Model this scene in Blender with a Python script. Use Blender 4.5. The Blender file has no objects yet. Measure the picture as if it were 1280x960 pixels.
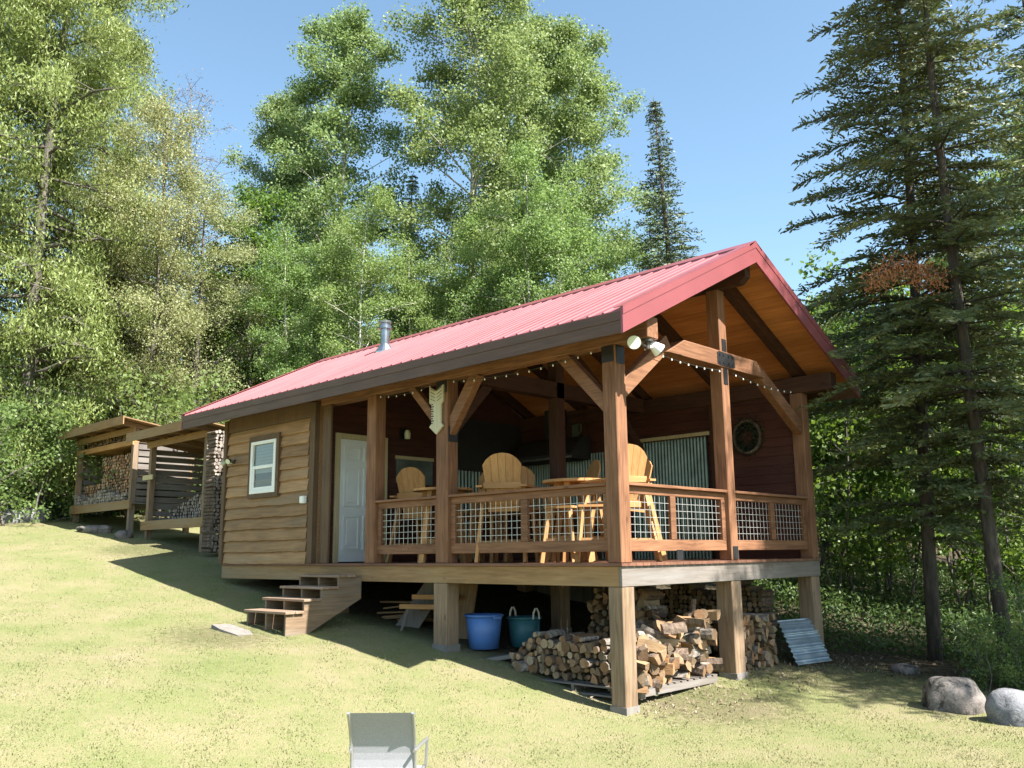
import bpy, math, random
import numpy as np
from mathutils import Vector, Matrix

random.seed(11)
RNG = np.random.default_rng(11)
S = bpy.context.scene
COL = S.collection
R_ = math.radians

# ------------------------------------------------------------------ camera
CAM_R = np.array([[0.71904562, 0.13825596, 0.68107172],
                  [0.69487373, -0.12733246, -0.70776899],
                  [-0.01113075, 0.98217704, -0.18762828]])
CAM_P = np.array([6.43173272, -8.49540061, 0.12392783])
FOCAL = 1110.0


def at(px, d):
    """ground-plan point seen in column px at depth d"""
    q = CAM_P + CAM_R @ np.array([(px - 640) / FOCAL * d, -(695 - 480) / FOCAL * d, -d])
    return float(q[0]), float(q[1])


# ------------------------------------------------------------------ ground shape
_PX = np.array([-400, -60, -30, -20.4, -15, -12.3, -9.4, -6, -3.15, -1.5, 0, 2, 6, 12, 60, 400.])
_PZ = np.array([9, 4.6, 2.0, 1.05, .46, .10, -.34, -.85, -1.17, -1.46, -1.74, -1.82, -1.78, -1.76, -2.2, -3.])


def gz(x, y):
    x = np.asarray(x, float); y = np.asarray(y, float)
    z = 0
    for o in (-.9, -.45, 0, .45, .9):
        z = z + np.interp(x + o, _PX, _PZ) / 5
    w = np.clip((-5 - x) / 5, 0, 1)
    k = .035 + .035 * w
    z = z + k * np.clip(y, -3, 9)
    z = z + .05 * np.sin(x * .55 + 1.3) * np.sin(y * .6) * np.clip(np.abs(y + 2) / 5, 0, 1)
    # worn rise of the lawn towards the photographer's side
    z = z + .10 * np.clip((-y - 3) / 4, 0, 1)
    return z


def g(x, y):
    return float(gz(x, y))


# ------------------------------------------------------------------ tags
def tag(o, label=None, cat=None, group=None, kind=None):
    if label: o['label'] = label
    if cat: o['category'] = cat
    if group: o['group'] = group
    if kind: o['kind'] = kind
    return o


def empty(name, loc, rz=0, label=None, cat=None, group=None):
    o = bpy.data.objects.new(name, None)
    o.empty_display_size = .2
    COL.objects.link(o)
    o.location = loc
    o.rotation_euler = (0, 0, rz)
    return tag(o, label, cat, group)


def copy_tree(o, parent=None):
    c = o.copy()
    COL.objects.link(c)
    c.parent = parent
    for ch in list(o.children):
        copy_tree(ch, c)
    return c


# ------------------------------------------------------------------ mesh builder
class MB:
    def __init__(self):
        self.v = []
        self.f = []
        self.m = []

    def add(self, verts, faces, m=0):
        o = len(self.v)
        self.v.extend([tuple(map(float, p)) for p in verts])
        self.f.extend([tuple(i + o for i in fc) for fc in faces])
        self.m.extend([m] * len(faces))
        return self

    def box(self, x0, x1, y0, y1, z0, z1, m=0):
        if x0 > x1: x0, x1 = x1, x0
        if y0 > y1: y0, y1 = y1, y0
        if z0 > z1: z0, z1 = z1, z0
        v = [(x0, y0, z0), (x1, y0, z0), (x1, y1, z0), (x0, y1, z0), (x0, y0, z1), (x1, y0, z1), (x1, y1, z1), (x0, y1, z1)]
        return self.add(v, [(3, 2, 1, 0), (4, 5, 6, 7), (0, 1, 5, 4), (1, 2, 6, 5), (2, 3, 7, 6), (3, 0, 4, 7)], m)

    def beam(self, p0, p1, w, h, up=(0, 0, 1), m=0):
        p0 = Vector(p0); p1 = Vector(p1)
        d = (p1 - p0).normalized(); up = Vector(up)
        s = d.cross(up)
        if s.length < 1e-6: s = d.cross(Vector((1, 0, 0)))
        s.normalize(); u = s.cross(d)
        v = []
        for p in (p0, p1):
            for a, b in ((-1, -1), (1, -1), (1, 1), (-1, 1)):
                v.append(p + s * (a * w / 2) + u * (b * h / 2))
        return self.add(v, [(3, 2, 1, 0), (4, 5, 6, 7), (0, 1, 5, 4), (1, 2, 6, 5), (2, 3, 7, 6), (3, 0, 4, 7)], m)

    def tube(self, pts, rad, n=6, cap=True, m=0):
        pts = [Vector(p) for p in pts]
        rings = []
        base = len(self.v)
        ref = Vector((0.31, 0.93, 0.2))
        for i, p in enumerate(pts):
            d = (pts[min(i + 1, len(pts) - 1)] - pts[max(i - 1, 0)])
            if d.length < 1e-9: d = Vector((0, 0, 1))
            d.normalize()
            a = d.cross(ref)
            if a.length < 1e-3: a = d.cross(Vector((1, 0, 0)))
            a.normalize(); b = d.cross(a)
            r = rad[i] if hasattr(rad, '__len__') else rad
            for k in range(n):
                t = 2 * math.pi * k / n
                self.v.append(tuple(p + a * (r * math.cos(t)) + b * (r * math.sin(t))))
        for i in range(len(pts) - 1):
            for k in range(n):
                k2 = (k + 1) % n
                self.f.append((base + i * n + k, base + i * n + k2, base + (i + 1) * n + k2, base + (i + 1) * n + k)); self.m.append(m)
        if cap:
            self.f.append(tuple(base + k for k in reversed(range(n)))); self.m.append(m)
            o = base + (len(pts) - 1) * n
            self.f.append(tuple(o + k for k in range(n))); self.m.append(m)
        return self

    def prism(self, poly, fn, t0, t1, m=0):
        """poly: (a,b) outline; fn(a,b,t)->xyz ; extruded t0..t1"""
        n = len(poly)
        v = [fn(a, b, t0) for a, b in poly] + [fn(a, b, t1) for a, b in poly]
        f = [tuple(range(n - 1, -1, -1)), tuple(range(n, 2 * n))]
        for i in range(n):
            j = (i + 1) % n
            f.append((i, j, n + j, n + i))
        return self.add(v, f, m)

    def lathe(self, prof, c, n=24, m=0):
        base = len(self.v)
        for r, z in prof:
            for k in range(n):
                t = 2 * math.pi * k / n
                self.v.append((c[0] + r * math.cos(t), c[1] + r * math.sin(t), c[2] + z))
        for i in range(len(prof) - 1):
            for k in range(n):
                k2 = (k + 1) % n
                self.f.append((base + i * n + k, base + i * n + k2, base + (i + 1) * n + k2, base + (i + 1) * n + k)); self.m.append(m)
        return self

    def build(self, name, mats, parent=None, org=(0, 0, 0), smooth=False, bevel=0, loc=None):
        me = bpy.data.meshes.new(name)
        ox, oy, oz = org
        me.from_pydata([(x - ox, y - oy, z - oz) for x, y, z in self.v], [], self.f)
        if not isinstance(mats, (list, tuple)): mats = [mats]
        for mt in mats: me.materials.append(mt)
        if len(mats) > 1: me.polygons.foreach_set('material_index', self.m)
        if smooth: me.polygons.foreach_set('use_smooth', [True] * len(me.polygons))
        # consistent outward normals
        me.update()
        o = bpy.data.objects.new(name, me)
        COL.objects.link(o)
        if parent is not None: o.parent = parent
        elif loc is not None: o.location = loc
        if bevel:
            b = o.modifiers.new('bevel', 'BEVEL'); b.width = bevel; b.segments = 1; b.limit_method = 'ANGLE'
        return o


def quads_object(name, V, mat, parent=None, loc=None, k=4):
    """V: (n*k,3) array of k-gons"""
    n = len(V) // k
    me = bpy.data.meshes.new(name)
    me.vertices.add(n * k); me.vertices.foreach_set('co', np.asarray(V, np.float32).ravel())
    me.loops.add(n * k); me.loops.foreach_set('vertex_index', np.arange(n * k, dtype=np.int32))
    me.polygons.add(n); me.polygons.foreach_set('loop_start', np.arange(0, n * k, k, dtype=np.int32))
    try:
        me.polygons.foreach_set('loop_total', np.full(n, k, dtype=np.int32))
    except Exception:
        pass
    me.materials.append(mat)
    me.update(calc_edges=True)
    o = bpy.data.objects.new(name, me)
    COL.objects.link(o)
    if parent is not None: o.parent = parent
    elif loc is not None: o.location = loc
    return o


# ------------------------------------------------------------------ materials
def new_mat(name):
    m = bpy.data.materials.new(name); m.use_nodes = True
    nt = m.node_tree; nt.nodes.clear()
    out = nt.nodes.new('ShaderNodeOutputMaterial')
    return m, nt, out


def N(nt, t, **kw):
    n = nt.nodes.new(t)
    for k, v in kw.items():
        if k.startswith('i_'):
            key = k[2:]
            key = int(key) if key.isdigit() else key.replace('_', ' ')
            n.inputs[key].default_value = v
        else: setattr(n, k, v)
    return n


def ramp(nt, stops):
    r = nt.nodes.new('ShaderNodeValToRGB')
    el = r.color_ramp.elements
    while len(el) < len(stops): el.new(.5)
    for e, (p, c) in zip(el, stops):
        e.position = p; e.color = (*c, 1) if len(c) == 3 else c
    return r


def plain(name, col, rough=.6, metal=0., spec=.5, var=.12, scale=6., bump=.0, coat=0., stretch=None):
    m, nt, out = new_mat(name); L = nt.links.new
    p = N(nt, 'ShaderNodeBsdfPrincipled'); p.inputs['Roughness'].default_value = rough; p.inputs['Metallic'].default_value = metal
    p.inputs['Specular IOR Level'].default_value = spec; p.inputs['Coat Weight'].default_value = coat
    tc = N(nt, 'ShaderNodeTexCoord')
    no = N(nt, 'ShaderNodeTexNoise', i_Scale=scale, i_Detail=5.)
    if stretch:
        mp = N(nt, 'ShaderNodeMapping'); mp.inputs['Scale'].default_value = stretch; L(tc.outputs['Object'], mp.inputs['Vector']); L(mp.outputs[0], no.inputs['Vector'])
    else: L(tc.outputs['Object'], no.inputs['Vector'])
    a = tuple(c * (1 - var) for c in col); b = tuple(min(1, c * (1 + var)) for c in col)
    r = ramp(nt, [(.3, a), (.7, b)])
    L(no.outputs['Fac'], r.inputs['Fac']); L(r.outputs['Color'], p.inputs['Base Color'])
    if bump:
        bp = N(nt, 'ShaderNodeBump', i_Strength=bump, i_Distance=.02)
        L(no.outputs['Fac'], bp.inputs['Height']); L(bp.outputs['Normal'], p.inputs['Normal'])
    L(p.outputs['BSDF'], out.inputs['Surface'])
    return m


def wood(name, c_dark, c_light, axis='x', rough=.65, grain=14., isl=.25, bump=.25, knots=True, worn=None):
    """grain stretched along axis; isl = board to board variation"""
    m, nt, out = new_mat(name); L = nt.links.new
    p = N(nt, 'ShaderNodeBsdfPrincipled'); p.inputs['Roughness'].default_value = rough; p.inputs['Specular IOR Level'].default_value = .3
    tc = N(nt, 'ShaderNodeTexCoord'); geo = N(nt, 'ShaderNodeNewGeometry')
    off = N(nt, 'ShaderNodeVectorMath', operation='MULTIPLY_ADD')
    comb = N(nt, 'ShaderNodeCombineXYZ')
    for k in range(3): L(geo.outputs['Random Per Island'], comb.inputs[k])
    L(comb.outputs[0], off.inputs[0]); off.inputs[1].default_value = (17., 23., 31.); L(tc.outputs['Object'], off.inputs[2])
    mp = N(nt, 'ShaderNodeMapping')
    sc = {'x': (.07, 1, 1), 'y': (1, .07, 1), 'z': (1, 1, .07)}[axis]
    mp.inputs['Scale'].default_value = sc
    L(off.outputs[0], mp.inputs['Vector'])
    n1 = N(nt, 'ShaderNodeTexNoise', i_Scale=grain * 2.2, i_Detail=6., i_Distortion=.6)
    L(mp.outputs[0], n1.inputs['Vector'])
    n2 = N(nt, 'ShaderNodeTexNoise', i_Scale=1.7, i_Detail=3.)
    L(off.outputs[0], n2.inputs['Vector'])
    mx = N(nt, 'ShaderNodeMath', operation='MULTIPLY_ADD'); mx.inputs[1].default_value = .65
    L(n1.outputs['Fac'], mx.inputs[0])
    mu = N(nt, 'ShaderNodeMath', operation='MULTIPLY'); mu.inputs[1].default_value = .35
    L(n2.outputs['Fac'], mu.inputs[0]); L(mu.outputs[0], mx.inputs[2])
    r = ramp(nt, [(.34, c_dark), (.66, c_light)])
    L(mx.outputs[0], r.inputs['Fac'])
    col = r.outputs['Color']
    if knots:
        vo = N(nt, 'ShaderNodeTexVoronoi', i_Scale=2.3)
        mp2 = N(nt, 'ShaderNodeMapping'); s2 = {'x': (.6, 1.6, 1.6), 'y': (1.6, .6, 1.6), 'z': (1.6, 1.6, .6)}[axis]; mp2.inputs['Scale'].default_value = s2
        L(off.outputs[0], mp2.inputs['Vector']); L(mp2.outputs[0], vo.inputs['Vector'])
        rk = ramp(nt, [(.03, (1, 1, 1)), (.085, (0, 0, 0))]); L(vo.outputs['Distance'], rk.inputs['Fac'])
        mk = N(nt, 'ShaderNodeMix', data_type='RGBA'); mk.inputs[7].default_value = (c_dark[0] * .45, c_dark[1] * .4, c_dark[2] * .4, 1)
        mf = N(nt, 'ShaderNodeMath', operation='MULTIPLY'); mf.inputs[1].default_value = .7
        L(rk.outputs['Color'], mf.inputs[0]); L(mf.outputs[0], mk.inputs[0]); L(col, mk.inputs[6]); col = mk.outputs[2]
    if worn:
        n3 = N(nt, 'ShaderNodeTexNoise', i_Scale=3.1, i_Detail=6., i_Roughness=.7); L(mp.outputs[0], n3.inputs['Vector'])
        rw = ramp(nt, [(.5, (0, 0, 0)), (.68, (1, 1, 1))]); L(n3.outputs['Fac'], rw.inputs['Fac'])
        mw = N(nt, 'ShaderNodeMix', data_type='RGBA'); mw.inputs[7].default_value = (*worn, 1)
        L(rw.outputs['Color'], mw.inputs[0]); L(col, mw.inputs[6]); col = mw.outputs[2]
    hs = N(nt, 'ShaderNodeHueSaturation')
    mr = N(nt, 'ShaderNodeMapRange'); mr.inputs[3].default_value = 1 - isl; mr.inputs[4].default_value = 1 + isl
    L(geo.outputs['Random Per Island'], mr.inputs[0]); L(mr.outputs[0], hs.inputs['Value']); L(col, hs.inputs['Color'])
    L(hs.outputs['Color'], p.inputs['Base Color'])
    bp = N(nt, 'ShaderNodeBump', i_Strength=bump, i_Distance=.006)
    L(n1.outputs['Fac'], bp.inputs['Height']); L(bp.outputs['Normal'], p.inputs['Normal'])
    L(p.outputs['BSDF'], out.inputs['Surface'])
    return m


def leafmat(name, c0, c1, trans=.38, hue_var=.010, rough=.5, odd=None):
    m, nt, out = new_mat(name); L = nt.links.new
    geo = N(nt, 'ShaderNodeNewGeometry'); oi = N(nt, 'ShaderNodeObjectInfo'); tc = N(nt, 'ShaderNodeTexCoord')
    no = N(nt, 'ShaderNodeTexNoise', i_Scale=.55, i_Detail=3.)
    L(tc.outputs['Object'], no.inputs['Vector'])
    ad = N(nt, 'ShaderNodeMath', operation='MULTIPLY_ADD'); ad.inputs[1].default_value = .55
    L(geo.outputs['Random Per Island'], ad.inputs[0])
    nm = N(nt, 'ShaderNodeMath', operation='MULTIPLY'); nm.inputs[1].default_value = .5; L(no.outputs['Fac'], nm.inputs[0]); L(nm.outputs[0], ad.inputs[2])
    stops = [(.12, c0), (.9, c1)]
    if odd: stops.append((.985, odd))
    r = ramp(nt, stops); L(ad.outputs[0], r.inputs['Fac'])
    hs = N(nt, 'ShaderNodeHueSaturation')
    mr = N(nt, 'ShaderNodeMapRange'); mr.inputs[3].default_value = .5 - hue_var; mr.inputs[4].default_value = .5 + hue_var
    L(oi.outputs['Random'], mr.inputs[0]); L(mr.outputs[0], hs.inputs['Hue']); L(r.outputs['Color'], hs.inputs['Color'])
    df = N(nt, 'ShaderNodeBsdfPrincipled'); df.inputs['Roughness'].default_value = rough; df.inputs['Specular IOR Level'].default_value = .35
    tr = N(nt, 'ShaderNodeBsdfTranslucent')
    L(hs.outputs['Color'], df.inputs['Base Color'])
    br = N(nt, 'ShaderNodeHueSaturation'); br.inputs['Value'].default_value = 1.15; br.inputs['Saturation'].default_value = 1.12; br.inputs['Hue'].default_value = .485
    L(hs.outputs['Color'], br.inputs['Color']); L(br.outputs['Color'], tr.inputs['Color'])
    ms = N(nt, 'ShaderNodeMixShader'); ms.inputs[0].default_value = trans
    L(df.outputs[0], ms.inputs[1]); L(tr.outputs[0], ms.inputs[2]); L(ms.outputs[0], out.inputs['Surface'])
    return m


def barkmat(name, c0, c1, scale=5., white=False):
    m, nt, out = new_mat(name); L = nt.links.new
    p = N(nt, 'ShaderNodeBsdfPrincipled'); p.inputs['Roughness'].default_value = .85
    tc = N(nt, 'ShaderNodeTexCoord'); mp = N(nt, 'ShaderNodeMapping')
    mp.inputs['Scale'].default_value = (1, 1, 1.6) if white else (2.2, 2.2, .45)
    L(tc.outputs['Object'], mp.inputs['Vector'])
    n1 = N(nt, 'ShaderNodeTexNoise', i_Scale=scale, i_Detail=8., i_Roughness=.65); L(mp.outputs[0], n1.inputs['Vector'])
    r = ramp(nt, [(.38, c0), (.5 if white else .68, c1)]); L(n1.outputs['Fac'], r.inputs['Fac'])
    L(r.outputs['Color'], p.inputs['Base Color'])
    bp = N(nt, 'ShaderNodeBump', i_Strength=.7, i_Distance=.03); L(n1.outputs['Fac'], bp.inputs['Height']); L(bp.outputs['Normal'], p.inputs['Normal'])
    L(p.outputs['BSDF'], out.inputs['Surface'])
    return m


def pane_mat(name, tint=(.03, .04, .045)):
    m, nt, out = new_mat(name); L = nt.links.new
    gl = N(nt, 'ShaderNodeBsdfGlossy'); gl.inputs['Roughness'].default_value = .02
    tr = N(nt, 'ShaderNodeBsdfTransparent'); tr.inputs['Color'].default_value = (.75, .8, .8, 1)
    fr = N(nt, 'ShaderNodeFresnel', i_IOR=1.7)
    ms = N(nt, 'ShaderNodeMixShader'); L(fr.outputs[0], ms.inputs[0]); L(tr.outputs[0], ms.inputs[1]); L(gl.outputs[0], ms.inputs[2])
    L(ms.outputs[0], out.inputs['Surface'])
    return m


def stonemat(name, c0, c1, sc, th):
    m, nt, out = new_mat(name); L = nt.links.new
    p = N(nt, 'ShaderNodeBsdfPrincipled'); p.inputs['Roughness'].default_value = .9; p.inputs['Specular IOR Level'].default_value = .2
    tc = N(nt, 'ShaderNodeTexCoord')
    n1 = N(nt, 'ShaderNodeTexNoise', i_Scale=sc, i_Detail=8., i_Roughness=.7, i_Distortion=.5); L(tc.outputs['Object'], n1.inputs['Vector'])
    n2 = N(nt, 'ShaderNodeTexNoise', i_Scale=sc * 9, i_Detail=5., i_Roughness=.7); L(tc.outputs['Object'], n2.inputs['Vector'])
    mid = tuple(c * .72 for c in c1)
    r = ramp(nt, [(th - .06, c0), (th, mid), (th + .12, c1), (.8, tuple(c * 1.15 for c in c1))]); L(n1.outputs['Fac'], r.inputs['Fac'])
    r2 = ramp(nt, [(.3, (.6, .6, .6)), (.65, (1.1, 1.1, 1.1))]); L(n2.outputs['Fac'], r2.inputs['Fac'])
    mm = N(nt, 'ShaderNodeMix', data_type='RGBA', blend_type='MULTIPLY'); mm.inputs[0].default_value = 1.; L(r.outputs['Color'], mm.inputs[6]); L(r2.outputs['Color'], mm.inputs[7])
    L(mm.outputs[2], p.inputs['Base Color'])
    bp = N(nt, 'ShaderNodeBump', i_Strength=.9, i_Distance=.03); L(n1.outputs['Fac'], bp.inputs['Height'])
    b2 = N(nt, 'ShaderNodeBump', i_Strength=.6, i_Distance=.008); L(n2.outputs['Fac'], b2.inputs['Height']); L(bp.outputs['Normal'], b2.inputs['Normal']); L(b2.outputs['Normal'], p.inputs['Normal'])
    L(p.outputs['BSDF'], out.inputs['Surface'])
    return m


M = {}
# red-brown stained cedar of the porch frame, one per grain direction
for ax in 'xyz':
    M['cedar_' + ax] = wood('cedar_' + ax, (.105, .046, .023), (.245, .12, .064), ax, isl=.12)
    M['darkbeam_' + ax] = wood('darkbeam_' + ax, (.036, .016, .010), (.075, .032, .019), ax, isl=.12)  # darker beam wood; on the far plate it stands in for shade
    M['rim_' + ax] = wood('rim_' + ax, (.19, .108, .046), (.315, .19, .09), ax, isl=.08, worn=(.24, .185, .115))
    M['grey_' + ax] = wood('grey_' + ax, (.11, .092, .078), (.185, .163, .146), ax, isl=.15, worn=(.19, .178, .17))
    M['pine_' + ax] = wood('pine_' + ax, (.32, .155, .055), (.45, .245, .10), ax, isl=.12, knots=False)
    M['weathered_' + ax] = wood('weathered_' + ax, (.12, .08, .05), (.265, .182, .118), ax, isl=.12, worn=(.19, .16, .13))
    M['rough_' + ax] = wood('rough_' + ax, (.13, .075, .035), (.25, .155, .08), ax, isl=.25)
M['siding'] = wood('siding', (.20, .114, .053), (.375, .224, .112), 'x', isl=.24, grain=11, bump=.6, rough=.6, worn=(.26, .19, .12))
M['trimwood'] = wood('trimwood', (.075, .045, .026), (.13, .08, .045), 'z', isl=.1)
M['fascia'] = wood('fascia', (.075, .041, .027), (.115, .066, .044), 'x', isl=.05, rough=.45, knots=False)
M['ceiling'] = wood('ceiling', (.39, .135, .042), (.56, .22, .08), 'x', isl=.2, grain=9, bump=.2, rough=.5)
M['redwall_x'] = wood('redwall_x', (.05, .016, .011), (.09, .03, .02), 'x', isl=.15)
M['redwall_y'] = wood('redwall_y', (.042, .015, .011), (.075, .026, .018), 'y', isl=.15)
M['deckboard'] = wood('deckboard', (.12, .055, .035), (.2, .10, .065), 'x', isl=.15)
M['tread'] = wood('tread', (.16, .105, .07), (.28, .195, .14), 'x', isl=.12, worn=(.30, .225, .18))
M['frame_cream'] = wood('frame_cream', (.40, .33, .19), (.52, .44, .27), 'z', isl=.08, knots=False)
M['roof_red'] = plain('roof_red', (.225, .072, .080), rough=.52, var=.2, scale=2.2, spec=.34, stretch=(1.6, .3, .3))
M['trim_red'] = plain('trim_red', (.20, .052, .056), rough=.38, var=.06, scale=2., spec=.6)
M['white_paint'] = plain('white_paint', (.72, .75, .76), rough=.45, var=.03)
M['vinyl'] = plain('vinyl', (.8, .8, .78), rough=.4, var=.03)
M['black_metal'] = plain('black_metal', (.018, .018, .02), rough=.45, metal=.2, var=.2)
M['black_cabinet'] = plain('black_cabinet', (.02, .02, .021), rough=.6, var=.2)
M['steel'] = plain('steel', (.55, .56, .56), rough=.3, metal=1., var=.12, scale=9)
M['galv'] = plain('galv', (.10, .122, .105), rough=.34, metal=.8, var=.25, scale=4)
M['pipe'] = plain('pipe', (.30, .31, .32), rough=.3, metal=1., var=.2, scale=9)
M['galv_blue'] = plain('galv_blue', (.30, .36, .42), rough=.38, metal=.6, var=.2, scale=5)
M['wire'] = plain('wire', (.62, .62, .6), rough=.4, metal=.55, var=.1)
M['blue_plastic'] = plain('blue_plastic', (.07, .17, .46), rough=.45, var=.08)
M['teal_plastic'] = plain('teal_plastic', (.03, .12, .16), rough=.5, var=.12)
M['rope'] = plain('rope', (.5, .47, .42), rough=.9, var=.2, scale=60)
M['bulb'] = plain('bulb', (.8, .8, .74), rough=.25, var=.02)
M['cable'] = plain('cable', (.02, .025, .02), rough=.6)
M['lamp_lens'] = plain('lamp_lens', (.62, .66, .5), rough=.2, var=.04)
M['lamp_white'] = plain('lamp_white', (.72, .72, .74), rough=.25, var=.03)
M['bronze'] = plain('bronze', (.07, .06, .05), rough=.5, metal=.3)
M['arrow_wood'] = wood('arrow_wood', (.42, .38, .26), (.56, .52, .38), 'z', isl=.05, knots=False)
M['stone'] = stonemat('stone', (.04, .038, .033), (.215, .19, .175), 4.5, .47)
M['stone_pale'] = stonemat('stone_pale', (.06, .06, .058), (.235, .235, .25), 5.5, .42)
M['concrete'] = plain('concrete', (.17, .155, .14), rough=.9, var=.2, scale=9, bump=.4)
M['grey_tub'] = plain('grey_tub', (.08, .09, .09), rough=.6)
M['sling'] = plain('sling', (.31, .31, .34), rough=.8, var=.16, scale=160)
M['aluminium'] = plain('aluminium', (.42, .42, .44), rough=.35, metal=.7, var=.05)
M['wreath'] = leafmat('wreath', (.012, .022, .012), (.03, .05, .025), trans=.1)
M['pane'] = pane_mat('pane')
M['blind'] = plain('blind', (.7, .7, .68), rough=.7, var=.03)
M['screen'] = plain('screen', (.05, .055, .05), rough=.5)
M['picture'] = plain('picture', (.10, .12, .11), rough=.35, var=.35, scale=4)
M['log_bark'] = barkmat('log_bark', (.06, .04, .028), (.20, .14, .10), 9)
M['log_bark_birch'] = barkmat('log_bark_birch', (.10, .08, .065), (.42, .37, .32), 6)


def cutwood(name, c0, c1, rings=False):
    m, nt, out = new_mat(name); L = nt.links.new
    p = N(nt, 'ShaderNodeBsdfPrincipled'); p.inputs['Roughness'].default_value = .85; p.inputs['Specular IOR Level'].default_value = .2
    tc = N(nt, 'ShaderNodeTexCoord'); oi = N(nt, 'ShaderNodeObjectInfo'); geo = N(nt, 'ShaderNodeNewGeometry')
    n1 = N(nt, 'ShaderNodeTexNoise', i_Scale=22., i_Detail=6., i_Distortion=1.)
    mp = N(nt, 'ShaderNodeMapping'); mp.inputs['Scale'].default_value = (1, 1, 1) if rings else (1.6, .25, 1.6)
    L(tc.outputs['Object'], mp.inputs['Vector']); L(mp.outputs[0], n1.inputs['Vector'])
    r = ramp(nt, [(.3, c0), (.7, c1)]); L(n1.outputs['Fac'], r.inputs['Fac']); col = r.outputs['Color']
    if rings:
        wv = N(nt, 'ShaderNodeTexWave', wave_type='RINGS', rings_direction='Y', i_Scale=28., i_Distortion=2.5, i_Detail=2.); L(tc.outputs['Object'], wv.inputs['Vector'])
        rr = ramp(nt, [(.2, (.62, .6, .58)), (.7, (1.08, 1.08, 1.08))]); L(wv.outputs['Fac'], rr.inputs['Fac'])
        mm = N(nt, 'ShaderNodeMix', data_type='RGBA', blend_type='MULTIPLY'); mm.inputs[0].default_value = .8; L(col, mm.inputs[6]); L(rr.outputs['Color'], mm.inputs[7]); col = mm.outputs[2]
    ad = N(nt, 'ShaderNodeMath', operation='ADD'); L(oi.outputs['Random'], ad.inputs[0]); L(geo.outputs['Random Per Island'], ad.inputs[1])
    fr = N(nt, 'ShaderNodeMath', operation='FRACT'); L(ad.outputs[0], fr.inputs[0])
    mr = N(nt, 'ShaderNodeMapRange'); mr.inputs[3].default_value = .42; mr.inputs[4].default_value = 1.3; L(fr.outputs[0], mr.inputs[0])
    m3 = N(nt, 'ShaderNodeMath', operation='MULTIPLY'); m3.inputs[1].default_value = 7.31; L(ad.outputs[0], m3.inputs[0]); f3 = N(nt, 'ShaderNodeMath', operation='FRACT'); L(m3.outputs[0], f3.inputs[0])
    mh = N(nt, 'ShaderNodeMapRange'); mh.inputs[3].default_value = .488; mh.inputs[4].default_value = .512; L(f3.outputs[0], mh.inputs[0])
    msat = N(nt, 'ShaderNodeMapRange'); msat.inputs[3].default_value = 1.1; msat.inputs[4].default_value = .7; L(f3.outputs[0], msat.inputs[0])
    hs = N(nt, 'ShaderNodeHueSaturation'); L(mr.outputs[0], hs.inputs['Value']); L(mh.outputs[0], hs.inputs['Hue']); L(msat.outputs[0], hs.inputs['Saturation']); L(col, hs.inputs['Color'])
    L(hs.outputs['Color'], p.inputs['Base Color'])
    bp = N(nt, 'ShaderNodeBump', i_Strength=.6, i_Distance=.01); L(n1.outputs['Fac'], bp.inputs['Height']); L(bp.outputs['Normal'], p.inputs['Normal'])
    L(p.outputs['BSDF'], out.inputs['Surface'])
    return m


M['log_cut'] = cutwood('log_cut', (.22, .135, .065), (.37, .245, .13))
M['log_warm'] = cutwood('log_warm', (.28, .15, .07), (.46, .27, .14))
M['log_end'] = cutwood('log_end', (.20, .12, .062), (.36, .24, .135), True)
# ================================================================== CABIN
CAB = empty('cabin', (-4.7, 2.5, g(-4.7, 2.5)), 0, 'timber framed cabin with a faded red metal roof and an open raised porch', 'cabin')
CO = tuple(CAB.location)
LX, WY = -9.4, 5.15
YR, ZR, ZE, EO, XF, XB = 2.56, 4.40, 2.84, .60, .60, -10.08
SL = (ZR - ZE) / (YR + EO)


def rz_(y): return ZR - SL * abs(y - YR)


def part(mb, name, mat, parent=CAB, **kw):
    o = mb.build(name, mat, parent, CO, **kw)
    return o


# --- roof: ribbed panels, real ribs running down the slope
rb = MB()
pitch = .229
prof = []
x = XB
while x < XF:
    for dx, h in ((0, 0), (.08, 0), (.092, .015), (.113, .015), (.125, 0)):
        if x + dx < XF: prof.append((x + dx, h))
    x += pitch
prof.append((XF, 0))
for ye, sgn in ((-EO - .03, 1), (2 * YR + EO + .03, -1)):
    vs = []
    for px_, h in prof:
        z0, z1 = rz_(ye) + h, rz_(YR) + h
        vs += [(px_, ye, z0), (px_, YR, z1), (px_, ye, rz_(ye) - .022), (px_, YR, rz_(YR) - .022)]
    fs = []
    for i in range(len(prof) - 1):
        a, b = 4 * i, 4 * i + 4
        q = [(a, b, b + 1, a + 1), (a + 2, a + 3, b + 3, b + 2), (a, a + 2, b + 2, b)]
        if sgn < 0: q = [tuple(reversed(t)) for t in q]
        fs += q
    rb.add(vs, fs)
roof = part(rb, 'roof', M['roof_red'])
rc = MB()
for s_ in (1, -1):
    y1 = YR - s_ * .17
    rc.add([(XB - .02, YR, ZR + .05), (XF + .02, YR, ZR + .05), (XF + .02, y1, rz_(y1) + .03), (XB - .02, y1, rz_(y1) + .03),
            (XB - .02, YR, ZR + .035), (XF + .02, YR, ZR + .035), (XF + .02, y1, rz_(y1) + .004), (XB - .02, y1, rz_(y1) + .004)],
           [(0, 1, 2, 3), (7, 6, 5, 4), (3, 2, 6, 7), (0, 3, 7, 4), (1, 5, 6, 2)])
part(rc, 'ridge_cap', M['trim_red'], roof)
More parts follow.
